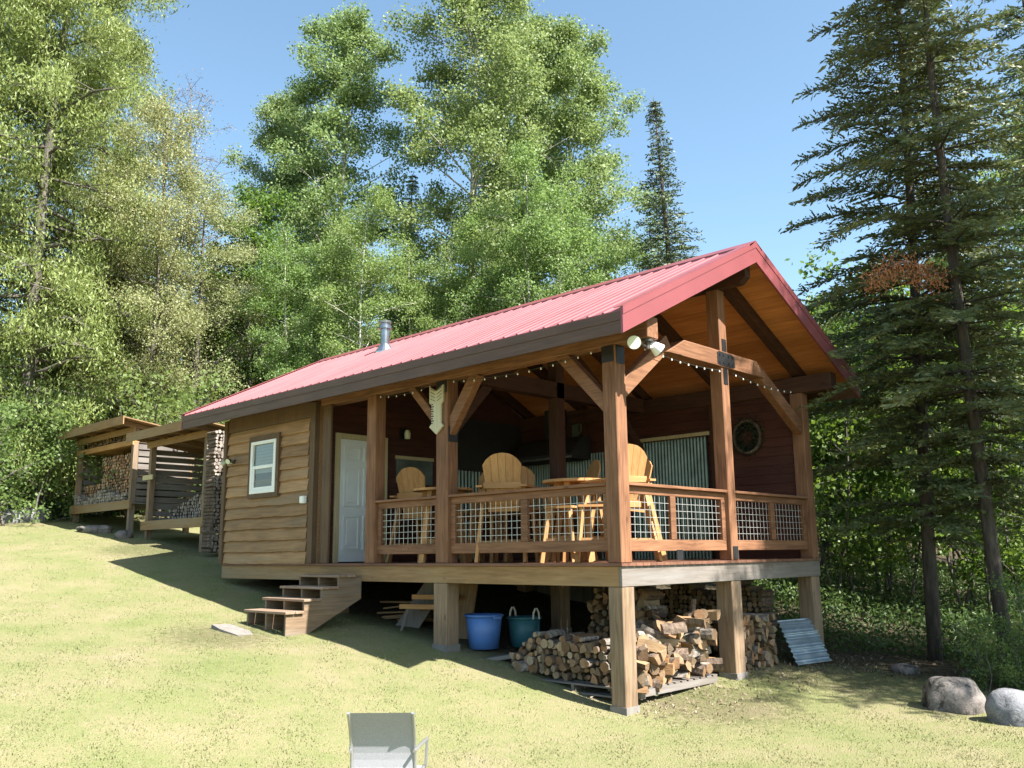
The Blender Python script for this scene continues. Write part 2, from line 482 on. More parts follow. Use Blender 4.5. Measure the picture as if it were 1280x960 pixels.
# rake trim, both ends: lower board and a proud upper strip
for X0_, X1_ in ((XF - .02, XF + .012), (XB - .012, XB + .02)):
    rt = MB()
    for s_ in (1, -1):
        ye = -EO - .035 if s_ > 0 else 2 * YR + EO + .035
        for (a, b, xa, xb) in ((-.27, -.055, X0_, X1_), (-.055, .035, X0_ - (.008 if X0_ < 0 else 0), X1_ + (.008 if X0_ > 0 else 0))):
            poly = [(ye, rz_(ye) + a), (YR, ZR + a), (YR, ZR + b), (ye, rz_(ye) + b)]
            rt.prism(poly, lambda p, q, t: (t, p, q), xa, xb)
        yt = ye + s_ * .002
        top = [(yt, rz_(yt) + .036), (YR, ZR + .036), (YR, ZR + .044), (yt, rz_(yt) + .044)]
        xa, xb = (X1_ - .13, X1_ + .009) if X0_ > 0 else (X0_ - .009, X0_ + .13)
        rt.prism(top, lambda p, q, t: (t, p, q), xa, xb)
    part(rt, 'rake_trim', M['trim_red'], roof)
for ye, s_ in ((-EO - .005, 1), (2 * YR + EO + .005, -1)):
    fb = MB()
    a, b = sorted((ye - s_ * .02, ye + s_ * .025))
    fb.box(XB + .025, XF - .024, a, b, ZE - .275, ZE - .035)
    a, b = sorted((ye - s_ * .032, ye - s_ * .018))
    fb.box(XB + .025, XF - .024, a, b, ZE - .13, ZE - .03)
    part(fb, 'fascia', M['fascia'], roof)
cb = MB()   # roof boards seen from below, real boards
for s_ in (1, -1):
    y = .06
    while y < YR + EO - .05:
        y2 = min(y + .138, YR + EO - .03)
        ya, yb = YR - s_ * y, YR - s_ * y2
        v = []
        for xx in (XB + .03, XF - .026):
            for yy, o in ((ya, -.075), (yb, -.075), (yb, -.035), (ya, -.035)): v.append((xx, yy, rz_(yy) + o))
        cb.add(v, [(0, 1, 2, 3), (7, 6, 5, 4), (0, 4, 5, 1), (2, 6, 7, 3), (1, 5, 6, 2), (3, 7, 4, 0)])
        y = y2 + .004
    a, b = sorted((YR - s_ * .004, YR - s_ * .058))
    cb.box(XB + .03, XF - .026, a, b, ZR - .10, ZR - .07)
part(cb, 'roof_boards', M['ceiling'], roof)
# rafters, ridge beam, plates
for X in (-.12, -1.62, -3.2, -4.75, -6.2):
    for s_ in (1, -1):
        r_ = MB()
        y0, y1 = YR - s_ * .075, YR - s_ * (YR + EO - .06)
        poly = [(y0, rz_(y0) - .08), (y1, rz_(y1) - .08), (y1, rz_(y1) - .25), (y0, rz_(y0) - .30)]
        r_.prism(poly, lambda p, q, t: (t, p, q), X - .065, X + .065)
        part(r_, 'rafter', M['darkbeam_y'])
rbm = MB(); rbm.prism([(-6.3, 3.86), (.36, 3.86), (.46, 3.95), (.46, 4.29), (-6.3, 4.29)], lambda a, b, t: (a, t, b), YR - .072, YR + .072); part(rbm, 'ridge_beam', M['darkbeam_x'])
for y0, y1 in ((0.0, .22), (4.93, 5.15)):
    pb = MB(); pb.box(-6.28, .5, y0, y1, 2.63, 2.9); part(pb, 'plate_beam', M['cedar_x' if y0 < 1 else 'darkbeam_x'], bevel=.01)  # near plate keeps cedar; far plate has its shade put into a darker colour

# --- deck frame
rim = MB(); rim.box(LX, -.045, 0, .045, -.27, -.036); part(rim, 'rim_board', M['rim_x'], bevel=.004)
rim = MB(); rim.box(-.042, 0.003, -.002, 5.13, -.272, -.036); part(rim, 'rim_board', M['grey_y'], bevel=.004)
rim = MB(); rim.box(LX, -.05, 5.08, 5.125, -.27, -.036); part(rim, 'rim_board', M['rim_x'])
db = MB(); y = -.035
while y < 5.1:
    db.box(LX + .04 if y < .02 else LX + .02, .03, y, y + .138, -.034, 0); y += .143
part(db, 'deck_floor', M['deckboard'])
jm = MB()
for X in np.arange(-9.2, -.3, .6): jm.box(X - .02, X + .02, .05, 5.07, -.26, -.038)
part(jm, 'joist', M['rim_y'])

# --- posts
def post(x0, x1, y0, y1, z0, z1, mat, name='post', parent=CAB):
    p = MB(); p.box(x0, x1, y0, y1, z0, z1)
    return part(p, name, mat, parent, bevel=.01)


post(-.21, 0, 0.004, .21, 0, 2.628, M['cedar_z'])
post(-3.30, -3.05, .004, .215, 0, 2.628, M['cedar_z'])
post(-4.97, -4.74, .004, .21, 0, 2.628, M['cedar_z'])
post(-6.2, -5.97, .004, .055, 0, 2.628, M['trimwood'])
post(-.2, 0, 2.49, 2.68, 0, 3.858, M['cedar_z'])
post(-.21, 0, 4.92, 5.13, 0, 2.628, M['cedar_z'])
for X in (-3.2,):
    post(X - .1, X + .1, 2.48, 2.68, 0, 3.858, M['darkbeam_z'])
for (x0, x1, y0, y1, top) in ((-.215, -.002, 0.003, .235, -.273), (-3.34, -3.06, .006, .24, -.271), (-.26, -.004, 2.45, 2.7, -.273), (-.25, -.004, 4.84, 5.1, -.273), (-3.3, -3.06, 4.8, 5.05, -.271), (-6.3, -6.06, .3, .53, -.271), (-6.3, -6.06, 4.8, 5.05, -.271), (-3.3, -3.08, 2.45, 2.68, -.271)):
    gx = g((x0 + x1) / 2, (y0 + y1) / 2)
    sp = post(x0, x1, y0, y1, gx - .05, top, M['weathered_z'], 'support_post')
    if y0 < 3 and x1 > -3.2:
        ft = MB(); ft.box(x0 - .012, x1 + .012, y0 - .012, y1 + .012, gx - .1, gx + .07); part(ft, 'footing', M['concrete'], sp)
# braces and gable truss
for p0, p1, w, h in (((-3.12, .11, 1.86), (-2.52, .11, 2.66), .13, .17), ((-3.22, .11, 1.9), (-3.98, .11, 2.66), .1, .13), ((-.1, .11, 1.80), (-.93, .11, 2.66), .12, .17),
                     ((-.1, .12, 2.03), (-.1, 1.24, 2.87), .14, .2), ((-.1, 5.03, 2.0), (-.1, 3.62, 2.83), .14, .2)):
    b = MB(); b.beam(p0, p1, w, h, up=(0, 0, 1)); part(b, 'brace', M['cedar_x' if p0[1] == p1[1] else 'cedar_y'], bevel=.008)
tb = MB(); tb.prism([(1.10, 2.705), (3.72, 2.695), (3.5, 2.93), (1.55, 2.935)], lambda a, b, t: (t, a, b), -.215, .018); part(tb, 'tie_beam', M['cedar_y'], bevel=.008)
for X in (-3.2,):
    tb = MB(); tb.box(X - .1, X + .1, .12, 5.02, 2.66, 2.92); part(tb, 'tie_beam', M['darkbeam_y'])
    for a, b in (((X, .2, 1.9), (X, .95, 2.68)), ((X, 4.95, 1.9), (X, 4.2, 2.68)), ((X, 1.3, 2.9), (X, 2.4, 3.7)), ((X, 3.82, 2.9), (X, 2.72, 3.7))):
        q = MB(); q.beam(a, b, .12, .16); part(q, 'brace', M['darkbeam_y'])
def bracket(polys):
    b = MB()
    for poly, x0, x1 in polys: b.prism(poly, lambda p, q, t: (t, p, q), x0, x1)
    part(b, 'bracket', M['black_metal'])
rect = lambda a0, a1, b0, b1: [(a0, b0), (a1, b0), (a1, b1), (a0, b1)]
bracket([([(2.36, 2.74), (2.42, 2.72), (2.75, 2.715), (2.83, 2.73), (2.83, 2.89), (2.75, 2.91), (2.42, 2.92), (2.36, 2.90)], .018, .024),
         *[(rect(p_ - .012, p_ + .012, q_ - .012, q_ + .012), .0245, .034) for p_ in (2.42, 2.52, 2.66, 2.77) for q_ in (2.76, 2.87)], (rect(2.53, 2.64, 2.94, 3.12), .001, .008), (rect(2.53, 2.64, 2.46, 2.69), .001, .008)])
bracket([(rect(2.52, 2.65, .02, .19), .001, .009)])
bracket([(rect(1.15, 1.28, .02, .15), .001, .009)])
bracket([(rect(.03, .19, 2.40, 2.62), .001, .008)])
b = MB(); b.box(-.2, -.02, -.004, .003, 2.42, 2.62); part(b, 'bracket', M['black_metal'])
b = MB(); b.box(-3.048, -3.042, .02, .2, 1.72, 1.95); part(b, 'bracket', M['black_metal'])
b = MB(); b.box(-3.29, -3.06, -.004, .003, 2.44, 2.62); part(b, 'bracket', M['black_metal'])

# --- railings
def rail(a, b, fixed, along, mids=(), lower=.135):
    """railing section between a..b along x or y, its outer face at fixed"""
    m = MB(); w = MB()
    lo, hi = sorted((a, b))
    def bx(mb, s0, s1, d0, d1, z0, z1):
        if along == 'x': mb.box(s0, s1, fixed + d0, fixed + d1, z0, z1)
        else: mb.box(fixed - d1, fixed - d0, s0, s1, z0, z1)
    bx(m, lo + .002, hi - .002, -.02, .16, .92, .958)
    bx(m, lo, hi, .04, .085, .825, .919)
    bx(m, lo, hi, .04, .085, lower, lower + .14)
    ends = [lo + .045] + list(mids) + [hi - .045]
    for k, e in enumerate(ends):
        hw = .045 if k in (0, len(ends) - 1) else .06
        bx(m, e - hw, e + hw, .036, .089, lower + (.0 if 0 < k < len(ends) - 1 else 0) + .1401, .8249)
    bays = list(zip(ends[:-1], ends[1:]))
    for s0, s1 in bays:
        s0 += .05; s1 -= .05
        n = max(3, round((s1 - s0) / .102))
        for i in range(1, n):
            s = s0 + (s1 - s0) * i / n
            bx(w, s - .0024, s + .0024, .06, .0648, lower + .141, .824)
        for z in np.linspace(lower + .14, .825, 7)[1:-1]:
            bx(w, s0, s1, .0662, .0718, z - .0024, z + .0024)
    rl = part(m, 'railing', M['cedar_x' if along == 'x' else 'cedar_y'], bevel=.005)
    part(w, 'wire_mesh', M['wire'], rl)


rail(-4.738, -3.302, .03, 'x')
rail(-3.048, -.212, .03, 'x', mids=(-1.62,))
rail(.212, 2.488, -.03, 'y', mids=(1.22,))
rail(2.682, 4.918, -.03, 'y', mids=(3.85,))

# --- enclosed room: siding with waney edges
wl = MB(); wl.box(LX + .03, -6.32, .02, .12, 0.002, 2.9)
fw = part(wl, 'wall', M['siding'])
sd = MB(); nb = 12; hb = 2.44 / nb
for k in range(nb):
    z0 = k * hb; xs = np.arange(LX + .11, -6.45, .11)
    vs = []
    ph = random.random() * 9
    for xx in xs:
        wv = .003 * math.sin(xx * 2.3 + ph) + .0035 * math.sin(xx * 6.1 + ph * 2) + random.uniform(-.005, .005)
        zb = z0 - .012 + wv
        vs += [(xx, -.022, zb), (xx, -.052 + .006 * math.sin(xx * 3 + ph), zb + .012), (xx, -.030, z0 + hb * .75), (xx, .005, z0 + hb + .03), (xx, .018, zb)]
    fs = []
    for i in range(len(xs) - 1):
        a, b = 5 * i, 5 * i + 5
        fs += [(a, b, b + 1, a + 1), (a + 1, b + 1, b + 2, a + 2), (a + 2, b + 2, b + 3, a + 3), (a, a + 4, b + 4, b)]
    fs += [(0, 1, 2, 3, 4), tuple(len(vs) - 5 + i for i in (4, 3, 2, 1, 0))]
    sd.add(vs, fs)
part(sd, 'siding', M['siding'], fw)
for a_, b_ in ((LX - .01, LX + .1), (-6.45, -6.31)):
    tr = MB(); tr.box(a_, b_, -.075, .02, 0.002, 2.7); part(tr, 'corner_trim', M['trimwood'], fw)
tr = MB(); tr.box(LX + .101, -6.451, -.05, .015, 2.46, 2.72); part(tr, 'frieze_board', M['trimwood'], fw)
# other walls
ww = MB(); ww.box(LX, LX + .1, .0205, 5.1, 0.002, 2.9)
ww.prism([(.03, 2.9), (5.1, 2.9), (YR, ZR - .12)], lambda a, b, t: (t, a, b), LX, LX + .1)
part(ww, 'wall', M['siding'])
nw = MB()
nw.box(LX + .1, -.215, 5.0, 5.1, 0.002, 2.9)
nwo = part(nw, 'wall', M['redwall_x'])
nb = MB()
for k in range(18):
    nb.box(-6.28, -.22, 4.972, 4.999, .002 + k * .15, .15 * k + .146)
part(nb, 'wall_boards', M['redwall_x'], nwo)
dw = MB(); dw.box(-6.4, -6.3, .121, 4.998, .002, 2.9)
dw.prism([(.03, 2.9), (5.1, 2.9), (YR, ZR - .32)], lambda a, b, t: (t, a, b), -6.4, -6.3)
dwo = part(dw, 'wall', M['redwall_y'])
d2 = MB()
for k in range(19):
    z0 = .002 + k * .15
    for a, b in ((.13, .315), (1.425, 4.96)) if z0 < 2.1 else ((.13, 4.96),):
        d2.box(-6.299, -6.272, a, b, z0, z0 + .146)
part(d2, 'wall_boards', M['redwall_y'], dwo)
fl = MB(); fl.box(LX + .1, -6.4, .12, 5.0, 2.86, 2.9); part(fl, 'room_ceiling', M['redwall_x'])
# skirting below
sk = MB()
for X in np.arange(-9.35, -3.4, .2): sk.box(X, X + .192, 5.06, 5.09, g(X, 5.07) - .1, -.272)
part(sk, 'skirting', M['grey_z'])

# door
fm = MB(); X = -6.299
fm.box(X, X + .07, .316, .405, 0.002, 2.20); fm.box(X, X + .07, 1.335, 1.424, .002, 2.20); fm.box(X, X + .07, .405, 1.335, 2.11, 2.20)
dfm = part(fm, 'door_frame', M['frame_cream'], bevel=.004)
dm = MB(); dm.box(X, X + .045, .41, 1.33, .02, 2.105)
for ya, yb in ((.50, .83), (.91, 1.24)):
    for za, zb in ((.22, .80), (.95, 1.62), (1.74, 1.98)):
        t = .03
        for q in ((ya, yb, za, za + t), (ya, yb, zb - t, zb), (ya, ya + t, za + t, zb - t), (yb - t, yb, za + t, zb - t)):
            dm.box(X + .045, X + .066, *q)
        dm.box(X + .045, X + .058, ya + .07, yb - .07, za + .07, zb - .07)
dr = part(dm, 'door', M['white_paint'])
hd = MB(); hd.tube([(X + .045, 1.25, 1.0), (X + .075, 1.25, 1.0), (X + .08, 1.25, 1.0), (X + .12, 1.25, 1.0)], [.016, .014, .03, .024], 12); part(hd, 'handle', M['steel'], dr)

# window: white vinyl double-hung in a brown casing
x0, x1, z0, z1 = -8.35, -7.50, 1.24, 2.19
wf = MB()
def wbox(mb, a0, a1, b0, b1, y0, y1): mb.box(a0, a1, y0, y1, b0, b1)
for q in ((x0, x1, z0, z0 + .07), (x0, x1, z1 - .06, z1), (x0, x0 + .07, z0 + .07, z1 - .06), (x1 - .07, x1, z0 + .07, z1 - .06)): wbox(wf, *q, -.10, -.045)
zm = (z0 + z1) / 2
wbox(wf, x0 + .07, x1 - .07, zm - .03, zm + .03, -.092, -.05)
win = part(wf, 'window', M['vinyl'], bevel=.004)
sh = MB()
for q in ((x0 + .07, x1 - .07, z0 + .07, z0 + .115), (x0 + .07, x0 + .115, z0 + .115, zm - .03), (x1 - .115, x1 - .07, z0 + .115, zm - .03)): wbox(sh, *q, -.082, -.05)
part(sh, 'sash', M['vinyl'], win)
pn = MB(); pn.add([(x0 + .07, -.06, zm + .03), (x1 - .07, -.06, zm + .03), (x1 - .07, -.06, z1 - .06), (x0 + .07, -.06, z1 - .06)], [(0, 1, 2, 3)]); part(pn, 'pane', M['pane'], win)
pn = MB(); pn.add([(x0 + .115, -.064, z0 + .115), (x1 - .115, -.064, z0 + .115), (x1 - .115, -.064, zm - .03), (x0 + .115, -.064, zm - .03)], [(0, 1, 2, 3)]); part(pn, 'pane', M['pane'], win)
bl = MB()
for k in range(9): bl.box(x0 + .08, x1 - .08, -.055, -.047, zm + .03 - .14 + k * .058, zm + .03 - .14 + k * .058 + .054)
part(bl, 'blind', M['blind'], win)
sc_ = MB(); sc_.box(x0 + .075, x1 - .075, -.0465, -.04, z0 + .07, zm); part(sc_, 'screen', M['screen'], win)
wt = MB()
for q in ((x0 - .09, x1 + .09, z1 + .001, z1 + .1), (x0 - .09, x1 + .09, z0 - .08, z0 - .001), (x0 - .085, x0 - .001, z0 - .001, z1 + .001), (x1 + .001, x1 + .085, z0 - .001, z1 + .001)): wbox(wt, *q, -.088, -.02)
part(wt, 'window_casing', M['trimwood'], win)

# corrugated metal wainscot on the back wall and behind the stove
def corr(name, p0, p1, z0, z1, nrm, pitch=.068, amp=.012, mat=None, parent=CAB):
    p0 = Vector((*p0, 0)); p1 = Vector((*p1, 0)); Ln = (p1 - p0).length; d = (p1 - p0) / Ln; n = Vector((*nrm, 0))
    k = int(Ln / pitch * 6); vs = []
    for i in range(k + 1):
        s = i / k * Ln; o = amp * math.sin(2 * math.pi * s / pitch)
        q = p0 + d * s + n * (o + amp + .003); r = p0 + d * s + n * .001
        vs += [(q.x, q.y, z0), (q.x, q.y, z1), (r.x, r.y, z0), (r.x, r.y, z1)]
    fs = []
    for i in range(k):
        a, b = 4 * i, 4 * i + 4
        fs += [(a, b, b + 1, a + 1), (a + 1, b + 1, b + 3, a + 3), (a + 2, a + 3, b + 3, b + 2)]
    m = MB(); m.add(vs, fs)
    return part(m, name, mat or M['galv'], parent)


corr('corrugated_panel', (-6.26, 4.97), (-4.05, 4.97), .0, 2.02, (0, -1))
corr('corrugated_panel', (-3.45, 4.97), (-1.80, 4.97), .0, 2.10, (0, -1))
corr('corrugated_panel', (-6.27, 3.0), (-6.27, 3.8), .02, 1.72, (1, 0), pitch=.09)
sl = MB(); sl.box(-3.5, -1.72, 4.86, 4.97, 2.11, 2.17); part(sl, 'shelf', M['frame_cream'])
sl = MB(); sl.box(-1.71, -1.6, 4.9, 4.971, 0, 2.62); part(sl, 'wall_batten', M['darkbeam_z'])
hs_ = MB(); hs_.box(-6.271, -6.25, 3.0, 4.95, 1.74, 2.75); part(hs_, 'black_panel', M['black_cabinet'])  # plain black sheet on the upper door wall

# stairs to the porch door
st = CAB
for xs_ in (-5.04, -5.56, -6.08):
    s = MB()
    poly = [(-.003, -.275), (-.003, -.05), (-.15, -.215)]
    pts = [(-.004, -.06), (-.16, -.06 - .17)]
    out = [(-.004, -.20)]
    for k in range(4):
        zt = -.205 - .165 * k; ya = -.12 - .3 * k; yb = ya - .3
        out += [(ya, zt), (yb, zt)]
    out[0] = (-.004, -.205)
    yend = out[-1][0]
    gzv = g(xs_, yend)
    out += [(yend, gzv - .03), (yend + .3, gzv - .03), (-.004, -.53)]
    s.prism(out[::-1], lambda a, b, t: (t, a, b), xs_ - .02, xs_ + .02)
    part(s, 'stringer', M['weathered_y'])
for k in range(4):
    t = MB(); zt = -.204 - .165 * k; ya = -.14 - .3 * k
    t.box(-6.14, -4.98, ya - .31, ya - .155, zt, zt + .038); t.box(-6.14, -4.98, ya - .148, ya + .0, zt, zt + .038)
    part(t, 'stair_tread', M['tread'], bevel=.005)

# stove pipe through the roof
px_, py_ = -6.57, 1.58
pz = rz_(py_)
cp = MB(); cp.lathe([(.0, -.2), (.085, -.2), (.085, .40), (.12, .40), (.12, .46), (.085, .47), (.085, .51), (.115, .51), (.12, .55), (.0, .58)], (px_, py_, pz), 20)
pipe = part(cp, 'stove_pipe', M['pipe'], roof, smooth=False)
cf = MB(); cf.lathe([(.087, .10), (.2, -.06), (.2, -.10)], (px_, py_, pz), 20); part(cf, 'flashing', M['steel'], roof)

# ================================================================== things on the cabin
def thing1(mb, name, mats, base, label, cat, group=None, **kw):
    o = mb.build(name, mats, None, base, loc=base, **kw)
    return tag(o, label, cat, group)


# wooden arrow on the post
ax_, ay_ = -3.26, -.004
aw = empty('arrow_sign', (ax_, ay_ - .02, 1.84), 0, 'pale wooden arrow sign pointing down, nailed to the middle front porch post', 'sign')
m = MB()
out = [(0, 0), (.15, .12), (.105, .16), (.105, .44), (.15, .48), (.15, .72), (.0, .64), (-.15, .72), (-.15, .48), (-.105, .44), (-.105, .16), (-.15, .12)]
m.prism([(a + ax_, b + 1.84) for a, b in out], lambda a, b, t: (a, t, b), ay_, ay_ - .028)
m.build('arrow_board', M['arrow_wood'], aw, tuple(aw.location))
m = MB()
for k in range(9):
    zc = 2.0 + k * .035
    m.box(ax_ - .1, ax_ - .1 + (.05 if k % 2 else .03), ay_ - .0315, ay_ - .0285, zc, zc + .017)
for k in range(4):
    for s in (-1, 1): m.beam((ax_ + s * .02, ay_ - .030, 2.33 + k * .05), (ax_ + s * .13, ay_ - .030, 2.38 + k * .05), .003, .007)
m.build('painted_mark', M['black_metal'], aw, tuple(aw.location))

# flood lights under the gable
def flood(base, heads, label, s=1., mount='plate'):
    e = empty('flood_light', base, 0, label, 'flood light')
    o = tuple(base)
    m = MB(); b = Vector(base)
    m.tube([b + Vector((0, 0, .0)), b + Vector((0, 0, -.03))], .07 * s, 14)
    m.tube([b + Vector((0, 0, -.03)), b + Vector((0, 0, -.12 * s))], .035 * s, 10)
    m.build('base', M['bronze'], e, o)
    for hd_, dr_, mt in heads:
        h = Vector(hd_); d = Vector(dr_).normalized()
        k = MB(); k.tube([b + Vector((0, 0, -.1 * s)), (b + h) / 2 + Vector((0, 0, -.03)), h - d * .05 * s], .016 * s, 8)
        k.tube([h - d * .12 * s, h - d * .06 * s, h + d * .02 * s, h + d * .03 * s], [.035 * s, .06 * s, .088 * s, .088 * s], 18)
        hh = k.build('lamp_head', mt, e, o)
        k = MB(); k.tube([h + d * .018 * s, h + d * .034 * s], .08 * s, 18); k.build('lens', M['lamp_lens'], hh, o)
    return e


flood((.42, .10, 2.63), [((.39, -.13, 2.555), (.75, -1, -.1), M['bronze']), ((.45, .27, 2.53), (.5, .9, -.75), M['lamp_white'])], 'two headed outdoor flood light under the gable overhang above the near corner post')
flood((-9.02, -.07, 1.93), [((-9.12, -.24, 1.85), (-.5, -1, -.6), M['lamp_lens']), ((-8.90, -.24, 1.88), (.4, -1, -.5), M['bronze'])], 'small twin spotlight on the brown siding beside the white window', .62)
m = MB(); m.box(-6.66, -6.54, -.105, -.052, 1.0, 1.12); m.box(-6.65, -6.55, -.118, -.105, 1.01, 1.11)
thing1(m, 'outlet_box', M['vinyl'], (-6.6, -.06, 1.0), 'small white outlet box on the brown siding near the corner trim', 'outlet box')

# string lights
sg = empty('string_lights', (-.0, .11, 2.6), 0, 'string of small white bulbs hung under the porch beams', 'string lights')
so = tuple(sg.location)
runs = [((-4.7, -.012, 2.60), (-3.32, -.012, 2.60), .06, 7), ((-3.0, -.012, 2.60), (-.25, -.012, 2.60), .09, 13), ((.03, .5, 2.68), (.03, 2.48, 2.64), .05, 10), ((.03, 2.72, 2.64), (.03, 4.6, 2.6), .05, 9)]
cm = MB()
bulbs = []
for a, b, sag, n in runs:
    a, b = Vector(a), Vector(b); pts = []
    for i in range(n * 2 + 1):
        t = i / (n * 2); p = a.lerp(b, t) - Vector((0, 0, sag * 4 * t * (1 - t)))
        pts.append(p)
        if i % 2: bulbs.append(p)
    cm.tube(pts, .004, 5)
cm.build('cord', M['cable'], sg, so)
bm_ = MB(); bm_.lathe([(0, -.030), (.008, -.027), (.011, -.019), (.009, -.010), (.005, -.003), (.005, .003)], (0, 0, 0), 10)
b0 = None
for p in bulbs:
    if b0 is None: b0 = bm_.build('bulb', M['bulb'], sg); o = b0
    else: o = b0.copy(); COL.objects.link(o); o.parent = sg
    o.location = p - Vector(so)

# wreath on the red wall: a twig ring with foliage
we = empty('wreath', (-1.02, 4.94, 1.69), 0, 'round dark evergreen wreath hanging on the red board wall of the porch', 'wreath')
m = MB(); ring = [(-1.02 + .24 * math.cos(t), 4.935, 2.01 + .27 * math.sin(t)) for t in np.linspace(0, 2 * math.pi, 33)]
m.tube(ring, .03, 6, cap=False); m.build('twig_ring', M['log_bark'], we, tuple(we.location))
t = RNG.uniform(0, 2 * math.pi, 1500); rr = RNG.normal(-.04, .06, 1500)
C = np.stack([(.24 + rr) * np.cos(t), -.0 + RNG.uniform(-.04, .03, 1500), .32 + (.27 + rr) * np.sin(t)], 1)
D = RNG.normal(0, 1, (1500, 3)); D /= np.linalg.norm(D, axis=1)[:, None]; E_ = np.cross(D, RNG.normal(0, 1, (1500, 3))); E_ /= np.linalg.norm(E_, axis=1)[:, None]
V = np.stack([C - D * .035, C + E_ * .006, C + D * .035, C - E_ * .006], 1).reshape(-1, 3)
quads_object('foliage', V, M['wreath'], we)

# wall lantern, framed pictures
ln = empty('wall_lantern', (-6.26, 1.78, 2.2), 0, 'small white and black wall lantern beside the porch door', 'wall lamp')
m = MB(); m.box(-6.272, -6.25, 1.72, 1.84, 2.2, 2.42); m.tube([(-6.25, 1.78, 2.38), (-6.14, 1.78, 2.42), (-6.12, 1.78, 2.36)], .012, 6); m.build('bracket', M['black_metal'], ln, tuple(ln.location))
m = MB(); m.lathe([(0, 0), (.05, .0), (.06, .1), (.04, .16), (.0, .17)], (-6.12, 1.78, 2.2), 12); m.build('lamp_shade', M['lamp_lens'], ln, tuple(ln.location))
pf = empty('framed_picture', (-6.26, 2.06, 1.42), 0, 'wide framed picture with a pale top rail on the wall beside the porch door', 'picture')
m = MB(); m.box(-6.271, -6.235, 1.62, 2.52, 1.84, 1.90); m.build('top_rail', M['frame_cream'], pf, tuple(pf.location))
m = MB(); m.box(-6.271, -6.245, 1.64, 2.50, 1.40, 1.839); m.build('panel', M['picture'], pf, tuple(pf.location))
pf = empty('wall_sign', (-4.75, 4.95, 2.28), 0, 'dark framed bar sign with a pale mug outline above the range hood', 'sign')
m = MB(); 
for q in ((-5.0, -4.5, 2.28, 2.32), (-5.0, -4.5, 2.78, 2.82), (-5.0, -4.96, 2.32, 2.78), (-4.54, -4.5, 2.32, 2.78)): m.box(q[0], q[1], 4.93, 4.971, q[2], q[3])
m.box(-4.96, -4.54, 4.955, 4.97, 2.32, 2.78); m.build('frame', M['darkbeam_x'], pf, tuple(pf.location))
m = MB(); m.box(-4.86, -4.70, 4.945, 4.954, 2.38, 2.7); m.tube([(-4.7, 4.945, 2.64), (-4.63, 4.945, 2.6), (-4.63, 4.945, 2.48), (-4.7, 4.945, 2.43)], .015, 6); m.build('mug', M['picture'], pf, tuple(pf.location))

# black range hood with griddle counter below
rh = empty('range_hood', (-5.25, 4.7, 1.86), 0, 'black range hood over the outdoor kitchen at the back of the porch', 'range hood')
m = MB(); m.prism([(4.955, 1.9), (4.35, 1.9), (4.35, 2.0), (4.70, 2.34), (4.955, 2.34)], lambda a, b, t: (t, a, b), -6.0, -4.4); m.build('hood', M['black_cabinet'], rh, tuple(rh.location))
m = MB(); m.box(-5.4, -5.0, 4.74, 4.955, 2.341, 2.95); m.build('flue', M['black_cabinet'], rh, tuple(rh.location))
m = MB(); m.box(-6.02, -4.38, 4.335, 4.349, 1.9, 1.94); m.build('lip', M['steel'], rh, tuple(rh.location))
ct = empty('kitchen_counter', (-5.2, 4.6, 0), 0, 'low dark kitchen counter along the corrugated back wall of the porch', 'counter')
m = MB(); m.box(-6.1, -4.2, 4.36, 4.93, .02, .86); m.build('cabinet', M['darkbeam_x'], ct, (-5.2, 4.6, 0))
m = MB(); m.box(-6.14, -4.16, 4.32, 4.94, .861, .90); m.build('worktop', M['galv_blue'], ct, (-5.2, 4.6, 0))

